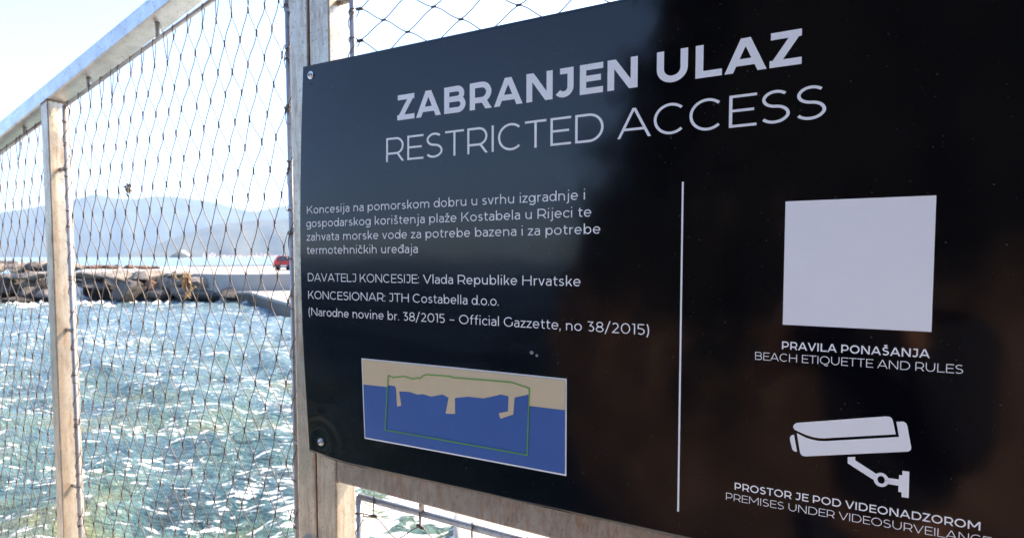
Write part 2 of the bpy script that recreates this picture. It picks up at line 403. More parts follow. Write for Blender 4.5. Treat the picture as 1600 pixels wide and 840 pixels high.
pb(56, 96, 452, 472, 38.2, TAN, 29, 'pale boulder washed by foam left of the mid post')
pb(4, 40, 462, 477, 37.4, TAN, 30, 'pale foam-washed boulder lowest at the far left')
pb(120, 170, 423, 440, 40.2, TAN, 31, 'sunlit tan slab on the upper row right of the mid post')
pb(166, 212, 424, 441, 40.0, TAN, 32, 'wide sunlit tan slab above the biggest grey boulder')
pb(208, 262, 425, 439, 40.0, TAN, 33, 'sunlit tan slab above the reddish brown boulder')
pb(258, 308, 426, 437, 39.8, TAN, 34, 'thin sunlit tan slab of the upper row behind the dry weed')
pb(70, 124, 432, 446, 39.4, TAN, 35, 'tan slab half hidden behind the mid post')
pb(0, 30, 431, 446, 39.6, GREY, 36, 'grey boulder under the pinkish slab at the far left')
pb(30, 64, 434, 450, 39.8, TAN, 38, 'tan boulder under the pinkish slabs left of the mid post')
pb(-60, -5, 420, 455, 39.5, TAN, 39, 'tan boulder at the outer end of the breakwater')
pb(-60, 0, 450, 476, 38.5, GREY, 40, 'grey wet boulder at the outer end of the breakwater')
# the crest and the far side of the mound
for i in range(34):
    px = -70 + i * 9.5 + random.uniform(-3, 3); top = 411 if px < 110 else 413.5
    if px < 118:
        y0 = top + random.uniform(-2.5, 2); pb(px - random.uniform(9, 16), px + random.uniform(9, 16), y0, y0 + random.uniform(10, 15), random.uniform(42, 46), random.choice([TAN, TAN, GREY]), 50 + i, 'pinkish tan boulder on the crest of the breakwater', 1.0)
    else:
        y0 = top + random.uniform(-1.0, 1.5); pb(px - random.uniform(5, 10), px + random.uniform(5, 10), y0 + 1, y0 + 6, random.uniform(52, 56), random.choice([TAN, BRN]), 50 + i, 'low brown boulder showing over the far edge of the jetty deck', .6)
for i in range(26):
    px = random.uniform(-60, 380); pb(px - 14, px + 14, 437, 470, random.uniform(40.3, 41.5), M['rock_shade'], 100 + i, 'boulder filling the core of the breakwater, hollow shade painted in its dark colour', 1.0)

# foam washing the stones
mb = MB()
for px in range(-60, 392, 3):
    base = 476.5 - px * .022 if px < 330 else 469 + (px - 330) * .03
    if random.random() < .35: continue
    c = G(px + random.uniform(-2, 2), base + random.uniform(-2, 3), .10); rx, ry = random.uniform(.15, .5), random.uniform(.15, .5); n = 12; ph = random.random() * 9
    top = [c + np.array([0, 0, random.uniform(.03, .2)])]; ring = [c + np.array([rx * math.cos(q * .5236) * (1 + .35 * math.sin(3 * q + ph)), ry * math.sin(q * .5236) * (1 + .3 * math.cos(2 * q + ph)), -.14]) for q in range(n)]
    mb.add(top + ring, [(0, 1 + q, 1 + (q + 1) % n) for q in range(n)])
props(mb.build('foam', M['foam'], smooth=True), kind='stuff')

# red car parked on the jetty, seen from behind
def red_car():
    c = G(444, 422.3, DECK); cx, cy, z0 = c
    red = simple('red_car_paint', (.42, .03, .022), .3, 0, .05); blk = simple('black_plastic', (.015, .015, .016), .6); glass = NT('car_glass').set(Base_Color=(.03, .04, .05), Roughness=.04).m
    wht = simple('white_roof_paint', (.75, .75, .75), .3); tyre = simple('tyre_rubber', (.02, .02, .02), .85); lamp = simple('red_lamp_plastic', (.6, .05, .03), .2); rim = simple('rim_alloy', (.5, .5, .5), .3, .8)
    t = thing('parked_car', (cx, cy, z0), 'small red car with white roof parked on the jetty, half hidden by the post', 'car')
    def X(pts): return [(cx + x, cy + y, z0 + z * .84) for x, y, z in pts]
    W = .86
    prof = [(0, .34), (-.02, .72), (.06, .92), (.42, 1.36), (.7, 1.42), (1.9, 1.38), (2.6, .95), (3.6, .8), (3.72, .55), (3.7, .3)]
    v = X([(-W * (1 if z < 1 else .84), y, z) for y, z in prof]) + X([(W * (1 if z < 1 else .84), y, z) for y, z in prof]); n = len(prof)
    f = [(i, i + 1, n + i + 1, n + i) for i in range(n - 1)] + [(n - 1, 0, n, 2 * n - 1), tuple(range(n))[::-1], tuple(range(n, 2 * n))]
    V, Fc = bevel_mesh(v, f, .05, 3); mesh_obj('body', V, Fc, red, t)
    def box(name, m, x0, x1, y0, y1, zz0, zz1, par=t, bev=.012):
        vv = X([(x0, y0, zz0), (x1, y0, zz0), (x1, y1, zz0), (x0, y1, zz0), (x0, y0, zz1), (x1, y0, zz1), (x1, y1, zz1), (x0, y1, zz1)])
        V, Fc = bevel_mesh(vv, BOXF, bev, 2); return mesh_obj(name, V, Fc, m, par)
    box('roof', wht, -.7, .7, .5, 1.85, 1.405, 1.45)
    rw = X([(-.64, .085, .95), (.64, .085, .95), (.56, .40, 1.335), (-.56, .40, 1.335), (-.64, .065, .965), (.64, .065, .965), (.56, .38, 1.345), (-.56, .38, 1.345)]); mesh_obj('rear_window', rw, BOXF, glass, t)
    bp = box('bumper', blk, -.88, .88, -.1, .1, .28, .52, bev=.03); box('number_plate', wht, -.26, .26, -.115, -.103, .4, .5, bp, .003)
    for sx in (-1, 1):
        box('tail_lamp', lamp, sx * .72 - .1, sx * .72 + .1, -.05, .08, .68, .9)
        for y in (.75, 2.95):
            a = [(cx + sx * (W - .18), cy + y, z0 + .31), (cx + sx * (W + .02), cy + y, z0 + .31)]
            wh = MB().tube(a, .31, 20).build('wheel', tyre, t); MB().tube([(a[1][0] - sx * .01, a[1][1], a[1][2]), (a[1][0] + sx * .012, a[1][1], a[1][2])], .19, 16).build('rim', rim, wh)
red_car()

# sunlit concrete platform beyond the sign panel
pl = [G(709, 800, .55), G(716, 850, .55), G(716, 850, .55) + np.array([3.2, -1.2, 0]), G(709, 800, .55) + np.array([5.5, .8, 0]), G(709, 800, .55) + np.array([.6, 2.6, 0])]
V, Fc = prism([pl[0], pl[1], pl[2], pl[3], pl[4]], -2.5, .55, .03)
props(mesh_obj('concrete_platform', V, Fc, M['jetty'], origin=(pl[0][0], pl[0][1], 0)), 'sunlit concrete platform at the water below the sign rail', 'platform')

# ------------------------------------------------------------ unseen quay the fence stands on, and the slope behind the viewer
poly = [F(-7, 0, -.14), F(6, 0, -.14), F(6, 0, 1.5), F(-7, 0, 1.5)]
V, Fc = prism(poly, -2.5, EYE + GR, .02); props(mesh_obj('unseen_quay_walkway', V, Fc, M['quay']), kind='structure')  # unseen; kept pale to bounce light up, narrow to clear the reflection
def hillside():
    t = NT('slope_rock_and_scrub'); o = t.co(); sp = t.n('ShaderNodeSeparateXYZ'); t.l(o, sp.inputs[0])
    a = t.noise(o, .5, 8, .7); b = t.noise(o, 2.2, 6, .7)
    rk = t.ramp(b, [(.3, (.06, .034, .022)), (.55, (.20, .115, .07)), (.75, (.38, .24, .15))])
    gr = t.ramp(b, [(.35, (.002, .003, .002)), (.6, (.007, .010, .005)), (.8, (.025, .025, .014))])
    m = t.ramp(t.math('ADD', t.math('MULTIPLY', sp.outputs[2], .20), t.math('MULTIPLY', t.math('SUBTRACT', a, .5), 1.6)), [(.40, 0), (.64, 1)])
    t.set(Base_Color=t.mix(m, rk, gr), Roughness=.95); t.bump(b, 1.0, .5)
    az = np.arange(-262, -118, 1.0); r = np.concatenate([np.geomspace(.7, 2.4, 10), np.geomspace(2.6, 16, 44), [20, 30, 60]]); V = []
    E_ = lambda q: np.interp(q, [-262, -240, -200, -142, -138, -134.5, -131, -128, -124, -118], [0, .3, .95, .85, .5, .28, .12, .04, -.16, -.22])
    for i, rr in enumerate(r):
        for q in az:
            e = E_(q); u = min(1, max(0, (rr - 3.0) / 10)); u = u * u * (3 - 2 * u)
            h = EYE + GR - .05 + (e * 13 + 1.6) * u if e > 0 else EYE + GR - .05 + (e * 13) * min(1, max(0, rr - 1.2) / 2)
            p = Vector((rr * math.sin(R(q)), rr * math.cos(R(q)), 0))
            amp = min(1, max(.0, rr - 2.0) / 3) * min(1, max(0, (q + 262) / 10)); h += amp * (1.4 * noise.fractal(p * .55, 1, 2, 6) + .5 * noise.noise(p * 2.2))
            if i >= len(r) - 2: h -= 3 * (i - len(r) + 3)
            V.append((p.x, p.y, h))
    n = len(az); fs = [(i * n + j, i * n + j + 1, (i + 1) * n + j + 1, (i + 1) * n + j) for i in range(len(r) - 1) for j in range(n - 1)]
    o = mesh_obj('rocky_hillside', V, fs, t.m, smooth=True); props(o, kind='structure')
hillside()

def shore_tree(azd, r, z0, h, wid, seed, label):
    g = random.Random(seed); c = Vector((r * math.sin(R(azd)), r * math.cos(R(azd)), z0)); t = thing('pine_tree', tuple(c), label, 'tree', 'trees on the slope behind the viewer')
    mb = MB(); tips = []
    top = c + Vector((g.uniform(-.3, .3), g.uniform(-.3, .3), h * .9)); pts = [c + (top - c) * k / 6 + Vector((g.gauss(0, .06), g.gauss(0, .06), 0)) * k for k in range(7)]
    mb.tube(pts, [.16 * (1 - k / 7.5) for k in range(7)], 8)
    for k in range(16):
        u = g.uniform(.35, .98); b = c + (top - c) * u; q = g.uniform(0, 6.28); L_ = wid * (1.15 - u) * g.uniform(.6, 1.2)
        e = b + Vector((math.cos(q) * L_, math.sin(q) * L_, L_ * g.uniform(.1, .5))); mb.tube([b, (b + e) / 2 + Vector((0, 0, -.05)), e], [.045, .03, .012], 5); tips += [e, (b + e) / 2, b.lerp(e, .75)]
    mb.build('trunk', simple('pine_bark', (.09, .055, .035), .9), t)
    lf = MB()
    for p in tips:
        for q in range(34):
            o = p + Vector((g.gauss(0, .26), g.gauss(0, .26), g.gauss(0, .18))); a = Vector((g.gauss(0, 1), g.gauss(0, 1), g.gauss(0, 1))).normalized(); b = a.orthogonal().normalized(); L_ = g.uniform(.05, .11)
            lf.add([o - a * L_, o + b * L_ * .45, o + a * L_, o - b * L_ * .45], [(0, 1, 2, 3)])
    lf.build('crown', simple('pine_needles', (.028, .04, .016), .8, 0, .5, 3), t)
shore_tree(-133.5, 8.6, 1.6, 5.2, 1.5, 4, 'thin dark pine at the water end of the slope behind the viewer')
shore_tree(-138, 8.0, 2.0, 6.2, 1.8, 5, 'dark bushy pine on the slope behind the viewer')
shore_tree(-131.5, 11.5, 1.0, 3.4, 1.3, 6, 'low pine nearest the sea behind the viewer')

# ------------------------------------------------------------ haze over the bay
def haze():
    v = [(x, y, z) for z in (-6, 1500) for x, y in ((-13000, -9000), (13000, -9000), (13000, 13500), (-13000, 13500))]
    m = bpy.data.materials.new('bay_haze'); m.use_nodes = True; t = m.node_tree; t.nodes.clear()
    out = t.nodes.new('ShaderNodeOutputMaterial'); pv = t.nodes.new('ShaderNodeVolumePrincipled')
    pv.inputs['Color'].default_value = (.50, .70, 1.0, 1); pv.inputs['Density'].default_value = .78e-4; pv.inputs['Anisotropy'].default_value = .2
    t.links.new(pv.outputs[0], out.inputs['Volume'])
    o = mesh_obj('haze', v, BOXF, m); props(o, kind='stuff')
haze()

# ------------------------------------------------------------ steel fence
def fbox(s0, s1, z0, z1, o0, o1, bev=.003, zt=None, zb=None):
    zt = zt or (z1, z1); zb = zb or (z0, z0)
    v = [F(s0, zb[0], o0), F(s1, zb[1], o0), F(s1, zb[1], o1), F(s0, zb[0], o1), F(s0, zt[0], o0), F(s1, zt[1], o0), F(s1, zt[1], o1), F(s0, zt[0], o1)]
    return bevel_mesh(v, BOXF, bev, 3)
rt = lambda s: .3629 + .2705 * (s + 1.1305)     # top edge of the sloping rail
rb = lambda s: .3215 + .2715 * (s + 1.1343)     # its lower edge
RO = FO - .025                                  # rods run in the middle of the tube depth
fenceL = thing('fence_section', F(-.9, GR, FO), 'galvanised fence section left of the sign with sloping top rail and upright diamond wire mesh', 'fence')
def part_box(name, mat, par, *a, **k):
    V, Fc = fbox(*a, **k); return mesh_obj(name, V, Fc, mat, par)
o0, o1 = FO - DEP, FO
part_box('post', M['zinc_post'], fenceL, -.0290, .0158, GR, .80, o0, o1)
part_box('post', M['zinc_post'], fenceL, -.9160, -.8830, GR, 0, o0, o1, zt=(rb(-.916) - .001, rb(-.883) - .001))
part_box('post', M['zinc_post'], fenceL, -1.83, -1.797, GR, 0, o0, o1, zt=(rb(-1.83) - .001, rb(-1.797) - .001))
part_box('top_rail', M['zinc'], fenceL, -2.2, -.0300, 0, 0, o0, o1, zt=(rt(-2.2), rt(-.03)), zb=(rb(-2.2), rb(-.03)))
RR = .0055
def rod(par, pts, mat='rod', r=RR): return MB().tube([F(s, z, RO) for s, z in pts], r, 12).build('rod', M[mat], par, smooth=True)
def pegs(par, name_pts):
    for (s0, z0), (s1, z1) in name_pts:
        MB().tube([F(s0, z0, RO), F(s1, z1, RO)], .0052, 10).build('spacer_peg', M['rod'], par, smooth=True)
dz = .0315
rl = lambda s: .4108 + .247 * (s + .7084)      # rod under the sloping rail
for sa, sb, pk in ((-.853, -.060, (-.18, -.460, -.740)), (-1.767, -.946, (-1.058, -1.36, -1.66))):
    rod(fenceL, [(sa, rl(sa)), (sb, rl(sb))], r=.0045)
    rod(fenceL, [(sa, GR + .05), (sa, rl(sa))]); rod(fenceL, [(sb, GR + .05), (sb, rl(sb))])
    pegs(fenceL, [((s, rb(s)), (s, rl(s))) for s in pk])
    pegs(fenceL, [((sa - .03, z), (sa, z)) for z in (.22, -.186, -.592, -1.0)] + [((sb + .031, z), (sb, z)) for z in (.455, .05, -.355, -.76, -1.16) if z < rl(sb) - .03])

fenceR = thing('fence_section', F(.04, GR, FO), 'galvanised fence section with a rusty cross rail carrying the black sign', 'fence')
part_box('post', M['zinc_post'], fenceR, .0205, .0676, GR, .85, o0, o1)
part_box('post', M['zinc_post'], fenceR, 1.12, 1.167, GR, 1.1, o0, o1)
lr = lambda s: -.4022 - .0165 * (s - .069)
part_box('cross_rail', M['rusty'], fenceR, .0686, 1.119, 0, 0, o0, o1, zt=(lr(.0686) + .048, lr(1.119) + .048), zb=(lr(.0686), lr(1.119)))
part_box('top_rail', M['zinc'], fenceR, .0686, 1.119, 0, 0, o0, o1, zt=(.80, 1.08), zb=(.755, 1.035))
ls = lambda s: lr(s) - .0285
rod(fenceR, [(.0985, ls(.0985)), (1.09, ls(1.09))]); rod(fenceR, [(.0985, GR + .05), (.0985, ls(.0985))]); rod(fenceR, [(1.09, GR + .05), (1.09, ls(1.09))])
rod(fenceR, [(.0985, lr(.0985) + .078), (.0985, .73)]); rod(fenceR, [(1.09, lr(1.09) + .078), (1.09, 1.0)])
rod(fenceR, [(.0985, lr(.0985) + .078), (1.09, lr(1.09) + .078)]); rod(fenceR, [(.0985, .73), (1.09, 1.0)])
pegs(fenceR, [((s, lr(s)), (s, ls(s))) for s in (.238, .64, 1.0)] + [((.067, z), (.0985, z)) for z in (.445, .05, -.30, -.80)])
part_box('clamp_plate', M['zinc'], fenceR, -.020, .012, -.530, -.522, FO + .001, FO + .014, bev=.0015)
MB().tube([F(.0, -.526, FO + .012), F(.0, -.526, FO + .018)], .004, 6).build('bolt', M['screw'], fenceR)

def weld(par, pts, seed):
    g = random.Random(seed); a, b = np.array(pts[0], float), np.array(pts[1], float); n = max(6, int(np.linalg.norm(b - a) / .0022))
    P_w = [a + (b - a) * k / (n - 1) + np.array([g.gauss(0, .0004) for _ in range(3)]) for k in range(n)]
    MB().tube(P_w, [.0017 + .0006 * math.sin(k * 2.1) + g.uniform(0, .0004) for k in range(n)], 6).build('weld_seam', M['rusty'], par, smooth=True)
weld(fenceR, (F(.0681, lr(.07) + .001, FO), F(.0681, lr(.07) + .047, FO)), 1)
weld(fenceR, (F(.0681, lr(.07), FO - .002), F(.0681, lr(.07), FO - DEP + .004)), 2)
weld(fenceL, (F(-.8825, rb(-.8825) - .001, FO - .004), F(-.8825, rb(-.8825) - .001, FO - DEP + .004)), 3)
weld(fenceL, (F(-.915, rb(-.915) - .0005, FO), F(-.884, rb(-.884) - .0005, FO)), 4)
weld(fenceL, (F(-.0295, rb(-.03), FO - .002), F(-.0295, rt(-.03), FO - .002)), 5)
# stainless wire mesh: zigzag ropes joined by pressed ferrules, laced round the rods
def wire_mesh(par, inside, edge, knots, seed, rw=.00085, vertical=True, looped=(2,), FL=.0064, FR=.0018, big=0):
    """knots: dict (i,j)->(s,z) of a diamond lattice; ropes that reach a looped edge hang from its rod in a bight"""
    g = random.Random(seed); mb = MB(); ins = {k: inside(*p) for k, p in knots.items()}
    ax = np.array([0, 1.]) if vertical else np.array([1., 0])
    def P3(p, o=0): return F(p[0], p[1], RO + o)
    loops = {}
    for (i, j), p in knots.items():
        if ins[(i, j)]:
            lean = g.gauss(0, .08); a = ax + lean * np.array([ax[1], -ax[0]]); a /= np.linalg.norm(a)
            f = 1.45 if big and edge(*p)[0] in looped and edge(*p)[2] < .03 else 1
            mb.tube([P3(np.array(p) - a * FL * f), P3(np.array(p) - a * FL * f * .7), P3(np.array(p) + a * FL * f * .7), P3(np.array(p) + a * FL * f)], [FR * .75 * f, FR * f, FR * f, FR * .75 * f], 7, 1)
        for nb in ((i, j + 1), (i + 1, j + 1)) if j % 2 else ((i - 1, j + 1), (i, j + 1)):
            if nb not in knots: continue
            A, B_ = ins[(i, j)], ins[nb]
            if not A and not B_: continue
            p0, p1 = np.array(p), np.array(knots[nb]); dd = p1 - p0; pts = []
            for u in np.linspace(0, 1, 9):
                e = u - .055 * math.sin(2 * math.pi * u)       # the rope leaves its ferrules almost parallel to them
                pts.append(p0 + ax * (dd @ ax) * u + (dd - ax * (dd @ ax)) * e)
            if A and B_:
                ph = g.uniform(0, 6); mb.tube([P3(q, .0008 * math.sin(.6 * k + ph)) for k, q in enumerate(pts)], rw, 5); continue
            if not A: pts = pts[::-1]
            ki = (i, j) if A else nb; eo = edge(*pts[-1]); en = edge(*pts[0])
            if eo[0] in looped: loops[(ki, eo[0])] = (pts[0], eo[0]); continue
            keep = [q for q in pts if inside(*q)]; e = edge(*keep[-1])
            if e[2] < .08:
                e3 = np.array(e[1]); mb.tube([P3(q) for q in keep] + [P3(e3, RR + .001)], rw, 5)
                c3 = F(e3[0], e3[1], RO); tl = g.uniform(-.008, .008)
                mb.tube([c3 + (RR + .001) * (Dv * math.cos(a) + Nv * math.sin(a)) + Uv * tl * math.sin(a) for a in np.linspace(.4, 5.2, 12)], rw, 5)
    for (ki, eid), (p, _) in loops.items():
        e = edge(*p, eid); q = np.array(e[1]); L_ = e[2]
        if L_ > .085: continue
        q = q + np.array(e[3]) * g.uniform(-.006, .006); nrm = (q - p) / np.linalg.norm(q - p); r_ = e[4] + .0012; sw = np.array(e[3]) * g.uniform(.002, .006)
        up3 = Dv * nrm[0] + Uv * nrm[1]; c3 = P3(q); loop = []
        for k in range(5): loop.append(P3(p + (q - p) * (.12 + .16 * k) + sw * math.sin(k / 4 * 1.6), r_ * (k / 4) ** .7))
        for a in np.linspace(.2, math.pi - .2, 6): loop.append(c3 + r_ * (Nv * math.cos(a) + up3 * math.sin(a)) + (Dv * sw[0] + Uv * sw[1]) * math.cos(a))
        for k in range(4, -1, -1): loop.append(P3(p + (q - p) * (.12 + .16 * k) - sw * math.sin(k / 4 * 1.6), -r_ * (k / 4) ** .7))
        mb.tube(loop, rw * 1.1, 5)
    return mb
def lacing(mb, pts, pitch, seed):
    """a thin rope spiralled along a rod"""
    g = random.Random(seed); a, b = np.array(pts[0]), np.array(pts[1]); L_ = np.linalg.norm(b - a); tdir = (b - a) / L_; n = int(L_ / pitch * 14)
    nn = np.array([-tdir[1], tdir[0]]); out = []
    for k in range(n):
        u = k / (n - 1); q = 2 * math.pi * u * L_ / pitch + .5 * math.sin(u * 23 + seed); rr = RR + .001 + .0005 * math.sin(u * 91)
        p = a + (b - a) * u + nn * rr * math.cos(q) * 1.25; out.append(F(p[0], p[1], RO + rr * math.sin(q)))
    mb.tube(out, .0008, 5)

def bay_knots(s_from, s_to, seed):
    g = random.Random(seed); K = {}; w_, h_ = .0466, .1038
    for j in range(-16, 42):
        for i in range(int((s_from + .2905) / w_) - 6, int((s_to + .2905) / w_) + 6):
            z = .3205 - j * h_ / 2; s = -.2905 + (i + (.5 if j % 2 else 0)) * w_
            K[(i, j)] = (s + .085 * max(0, .3 - z) + .0035 * math.sin(z * 7 + s * 5) + g.gauss(0, .0019), z + .026 * (s + .29) + .004 * math.sin(s * 6 + 1) + g.gauss(0, .0022))
    return K
def edges_of(sa, sb, top, bot, tt, rt_, tb=(1, 0)):
    """nearest rod of a field: (id, point on it, distance, direction along it, its radius)"""
    def edge(s, z, want=None):
        pt = ((sa, z), (sb, z), (s, top(s)), (s, bot(s))); ds = (s - sa, sb - s, top(s) - z, z - bot(s)); k = ds.index(min(ds)) if want is None else want
        return k, pt[k], ds[k], ((0, 1), (0, 1), tt, tb)[k], RR if k != 2 else rt_
    return edge
for sa, sb, sd in ((-.853, -.060, 3), (-1.767, -.946, 4)):
    bot = lambda s: GR + .05
    edge = edges_of(sa, sb, rl, bot, (.971, .24), .0045)
    inside = lambda s, z, sa=sa, sb=sb: sa + .010 < s < sb - .010 and z < rl(s) - .012 and z > GR + .06
    mb = wire_mesh(fenceL, inside, edge, bay_knots(sa, sb, sd), sd)
    lacing(mb, [(sa, GR + .08), (sa, rl(sa) - .02)], .075, sd); lacing(mb, [(sb, GR + .08), (sb, rl(sb) - .02)], .11, sd + 1)
    mb.build('wire_mesh', None, fenceL, smooth=True, mats=[M['wire'], M['ferrule']])
def side_knots(s0, z_ref, z_lo, z_hi, seed, jmax=21):
    g = random.Random(seed); K = {}; p_ = .0572
    for j in range(-2, jmax):
        for i in range(int((z_lo - z_ref) / p_) - 2, int((z_hi - z_ref) / p_) + 3):
            z = z_ref + (i + (.5 if j % 2 else 0)) * p_
            K[(i, j)] = (s0 + j * .0515 + g.gauss(0, .0016), z + g.gauss(0, .0014))
    return K
# upper field (seen above the sign, running on behind it) and lower field (under the cross rail)
upt = lambda s: .73 + .27 * (s - .0985); lob = lambda s: lr(s) + .078
edge = edges_of(.0985, 1.09, upt, lob, (.965, .26), RR)
inside = lambda s, z: .107 < s < 1.08 and lob(s) + .012 < z < upt(s) - .012
mb = wire_mesh(fenceR, inside, edge, side_knots(.1152, .427, -.4, 1.1, 8), 8, .00085, False, (0, 1, 2, 3), .0046, .0019, 1)
lacing(mb, [(.0985, lr(.1) + .1), (.0985, .72)], .058, 2)
mb.build('wire_mesh', None, fenceR, smooth=True, mats=[M['wire'], M['ferrule']])
edge = edges_of(.0985, 1.09, ls, lambda s: GR + .05, (1, 0), RR)
inside = lambda s, z: .107 < s < 1.08 and GR + .06 < z < ls(s) - .014
mb = wire_mesh(fenceR, inside, edge, side_knots(.132, -.4595, GR, -.36, 9, 20), 9, .0011, False, (0, 1, 2, 3), .0050, .0022, 1)
lacing(mb, [(.0985, GR + .08), (.0985, ls(.1) - .02)], .06, 5)
mb.build('wire_mesh', None, fenceR, smooth=True, mats=[M['wire'], M['ferrule']])

# bits of dried weed caught in the mesh
def weed(s, z, n, ln, mat, label, seed, drop, spread=.012):
    g = random.Random(seed); mb = MB(); c = F(s, z, RO + .004)
    for k in range(n):
        p = np.array([g.gauss(0, spread), g.gauss(0, spread * 1.3)]); dr = np.array(drop) + np.array([g.gauss(0, .45), g.gauss(0, .45)]); dr = dr / np.linalg.norm(dr)
        pts = []
        cur = np.array([p[0], p[1], g.gauss(0, .003)])
        for q in range(6):
            pts.append(c + Dv * cur[0] + Uv * cur[1] + Nv * cur[2]); dr = dr + np.array([g.gauss(0, .35), g.gauss(0, .35)]); dr /= np.linalg.norm(dr)
            cur = cur + np.array([dr[0], dr[1], g.gauss(0, .3)]) * ln / 6
        mb.tube(pts, [.0004, .0015, .0019, .0017, .0012, .0003], 5)
    o = mb.build('dried_seaweed', mat, smooth=True, origin=tuple(c)); props(o, label, 'seaweed')
weed(-.5915, .160, 12, .020, M['weed_dark'], 'small dark brown tuft of dried weed caught high in the mesh against the sky', 1, (.4, -1), .0055)
weed(-.388, -.040, 13, .036, M['weed'], 'golden strand of dried weed hanging in the mesh before the boulders', 2, (.35, -1), .004)
weed(-.372, -.070, 7, .024, M['weed'], 'lower golden tail of dried weed in the mesh above the waterline', 5, (.3, -1), .0035)
weed(-.4165, -.036, 4, .02, M['weed'], 'short wisp of dried weed on the knot left of the golden strand', 3, (.2, -1), .003)

# ------------------------------------------------------------ the sign
sign = thing('information_sign', F(.48, ZB, 0), 'glossy black restricted access sign with white lettering and a small map', 'sign')
def panel():
    ns, nz = 240, 170; L0, R0 = .0105, 1.03; V = []; idx = {}
    th = .003
    def outline_s(u): return L0 + (R0 - L0) * u
    for j in range(nz + 1):
        for i in range(ns + 1):
            u = (i / ns) ** 1.35; s = outline_s(u); z = ZB + (ZT - ZB) * (j / nz)
            zc = z + (.0085 * math.exp(-((s - .01) / .05) ** 2) * (1 - j / nz) ** 6)
            V.append(Q(s, zc, 0))
    n = ns + 1; front = [(j * n + i, j * n + i + 1, (j + 1) * n + i + 1, (j + 1) * n + i) for j in range(nz) for i in range(ns)]
    nb = len(V); V += [v - Nv * th for v in V]
    back = [tuple(nb + k for k in f[::-1]) for f in front]
    rim = [(i, nb + i, nb + i + 1, i + 1) for i in range(ns)] + [(nz * n + i + 1, nb + nz * n + i + 1, nb + nz * n + i, nz * n + i) for i in range(ns)]
    rim += [((j + 1) * n, nb + (j + 1) * n, nb + j * n, j * n) for j in range(nz)] + [(j * n + ns, nb + j * n + ns, nb + (j + 1) * n + ns, (j + 1) * n + ns) for j in range(nz)]
    o = mesh_obj('panel', V, front + back + rim, M['panel'], sign, smooth=True)
    return o
panel_o = panel()
def drape(polys, off, mat, name, par, maxlen=.012):
    """flat printed shapes (list of 2-D polygons in sign metres) laid on the bowed sheet"""
    bm = bmesh.new()
    for k, p in enumerate(polys):
        vv = [bm.verts.new((x, y, off + k * .00002)) for x, y in p]; f = bm.faces.new(vv)
    bm.normal_update()
    for f in bm.faces:
        if f.normal.z < 0: f.normal_flip()
    bmesh.ops.triangulate(bm, faces=bm.faces)
    for it in range(8):
        e = [x for x in bm.edges if x.calc_length() > maxlen]
        if not e: break
        bmesh.ops.subdivide_edges(bm, edges=e, cuts=1); bmesh.ops.triangulate(bm, faces=bm.faces)
    bm.verts.index_update(); V = [Q(v.co.x, v.co.y, v.co.z) for v in bm.verts]; Fc = [[v.index for v in f.verts] for f in bm.faces]; bm.free()
    return mesh_obj(name, V, Fc, mat, par)
mm = lambda pts: [(x / 1000, y / 1000) for x, y in pts]

# --- letters: a geometric sans drawn as strokes (cap height = 1)
def arc(cx, cy, rx, ry, a0, a1, n=14): return [(cx + rx * math.cos(R(a0 + (a1 - a0) * k / n)), cy + ry * math.sin(R(a0 + (a1 - a0) * k / n))) for k in range(n + 1)]
def stroke(pts, w, closed=False):
    P0 = [np.array(p, float) for p in pts]; P1 = [P0[0]]
    for p in P0[1:]:
        if np.linalg.norm(p - P1[-1]) > 1e-5: P1.append(p)
    if closed and np.linalg.norm(P1[0] - P1[-1]) < 1e-5: P1.pop()
    n = len(P1); L_, R_ = [], []
    for i in range(n):
        d0 = P1[i] - P1[i - 1] if (i > 0 or closed) else P1[i + 1] - P1[i]
        d1 = P1[(i + 1) % n] - P1[i] if (i < n - 1 or closed) else d0
        d0 = d0 / np.linalg.norm(d0); d1 = d1 / np.linalg.norm(d1); n0 = np.array([-d0[1], d0[0]]); n1 = np.array([-d1[1], d1[0]])
        m = n0 + n1; m = m / np.linalg.norm(m); k = 1 / max(.35, m @ n0); L_.append(P1[i] + m * k * w / 2); R_.append(P1[i] - m * k * w / 2)
    return [[R_[i], R_[(i + 1) % n], L_[(i + 1) % n], L_[i]] for i in range(n if closed else n - 1)]
def diag(x0, y0, x1, y1, w):
    wx = w * math.hypot(x1 - x0, y1 - y0) / abs(y1 - y0) / 2; return [[(x0 - wx, y0), (x0 + wx, y0), (x1 + wx, y1), (x1 - wx, y1)]]
def wxd(x0, y0, x1, y1, w): return w * math.hypot(x1 - x0, y1 - y0) / abs(y1 - y0) / 2
XH, AS, DS = .72, 1.05, -.28
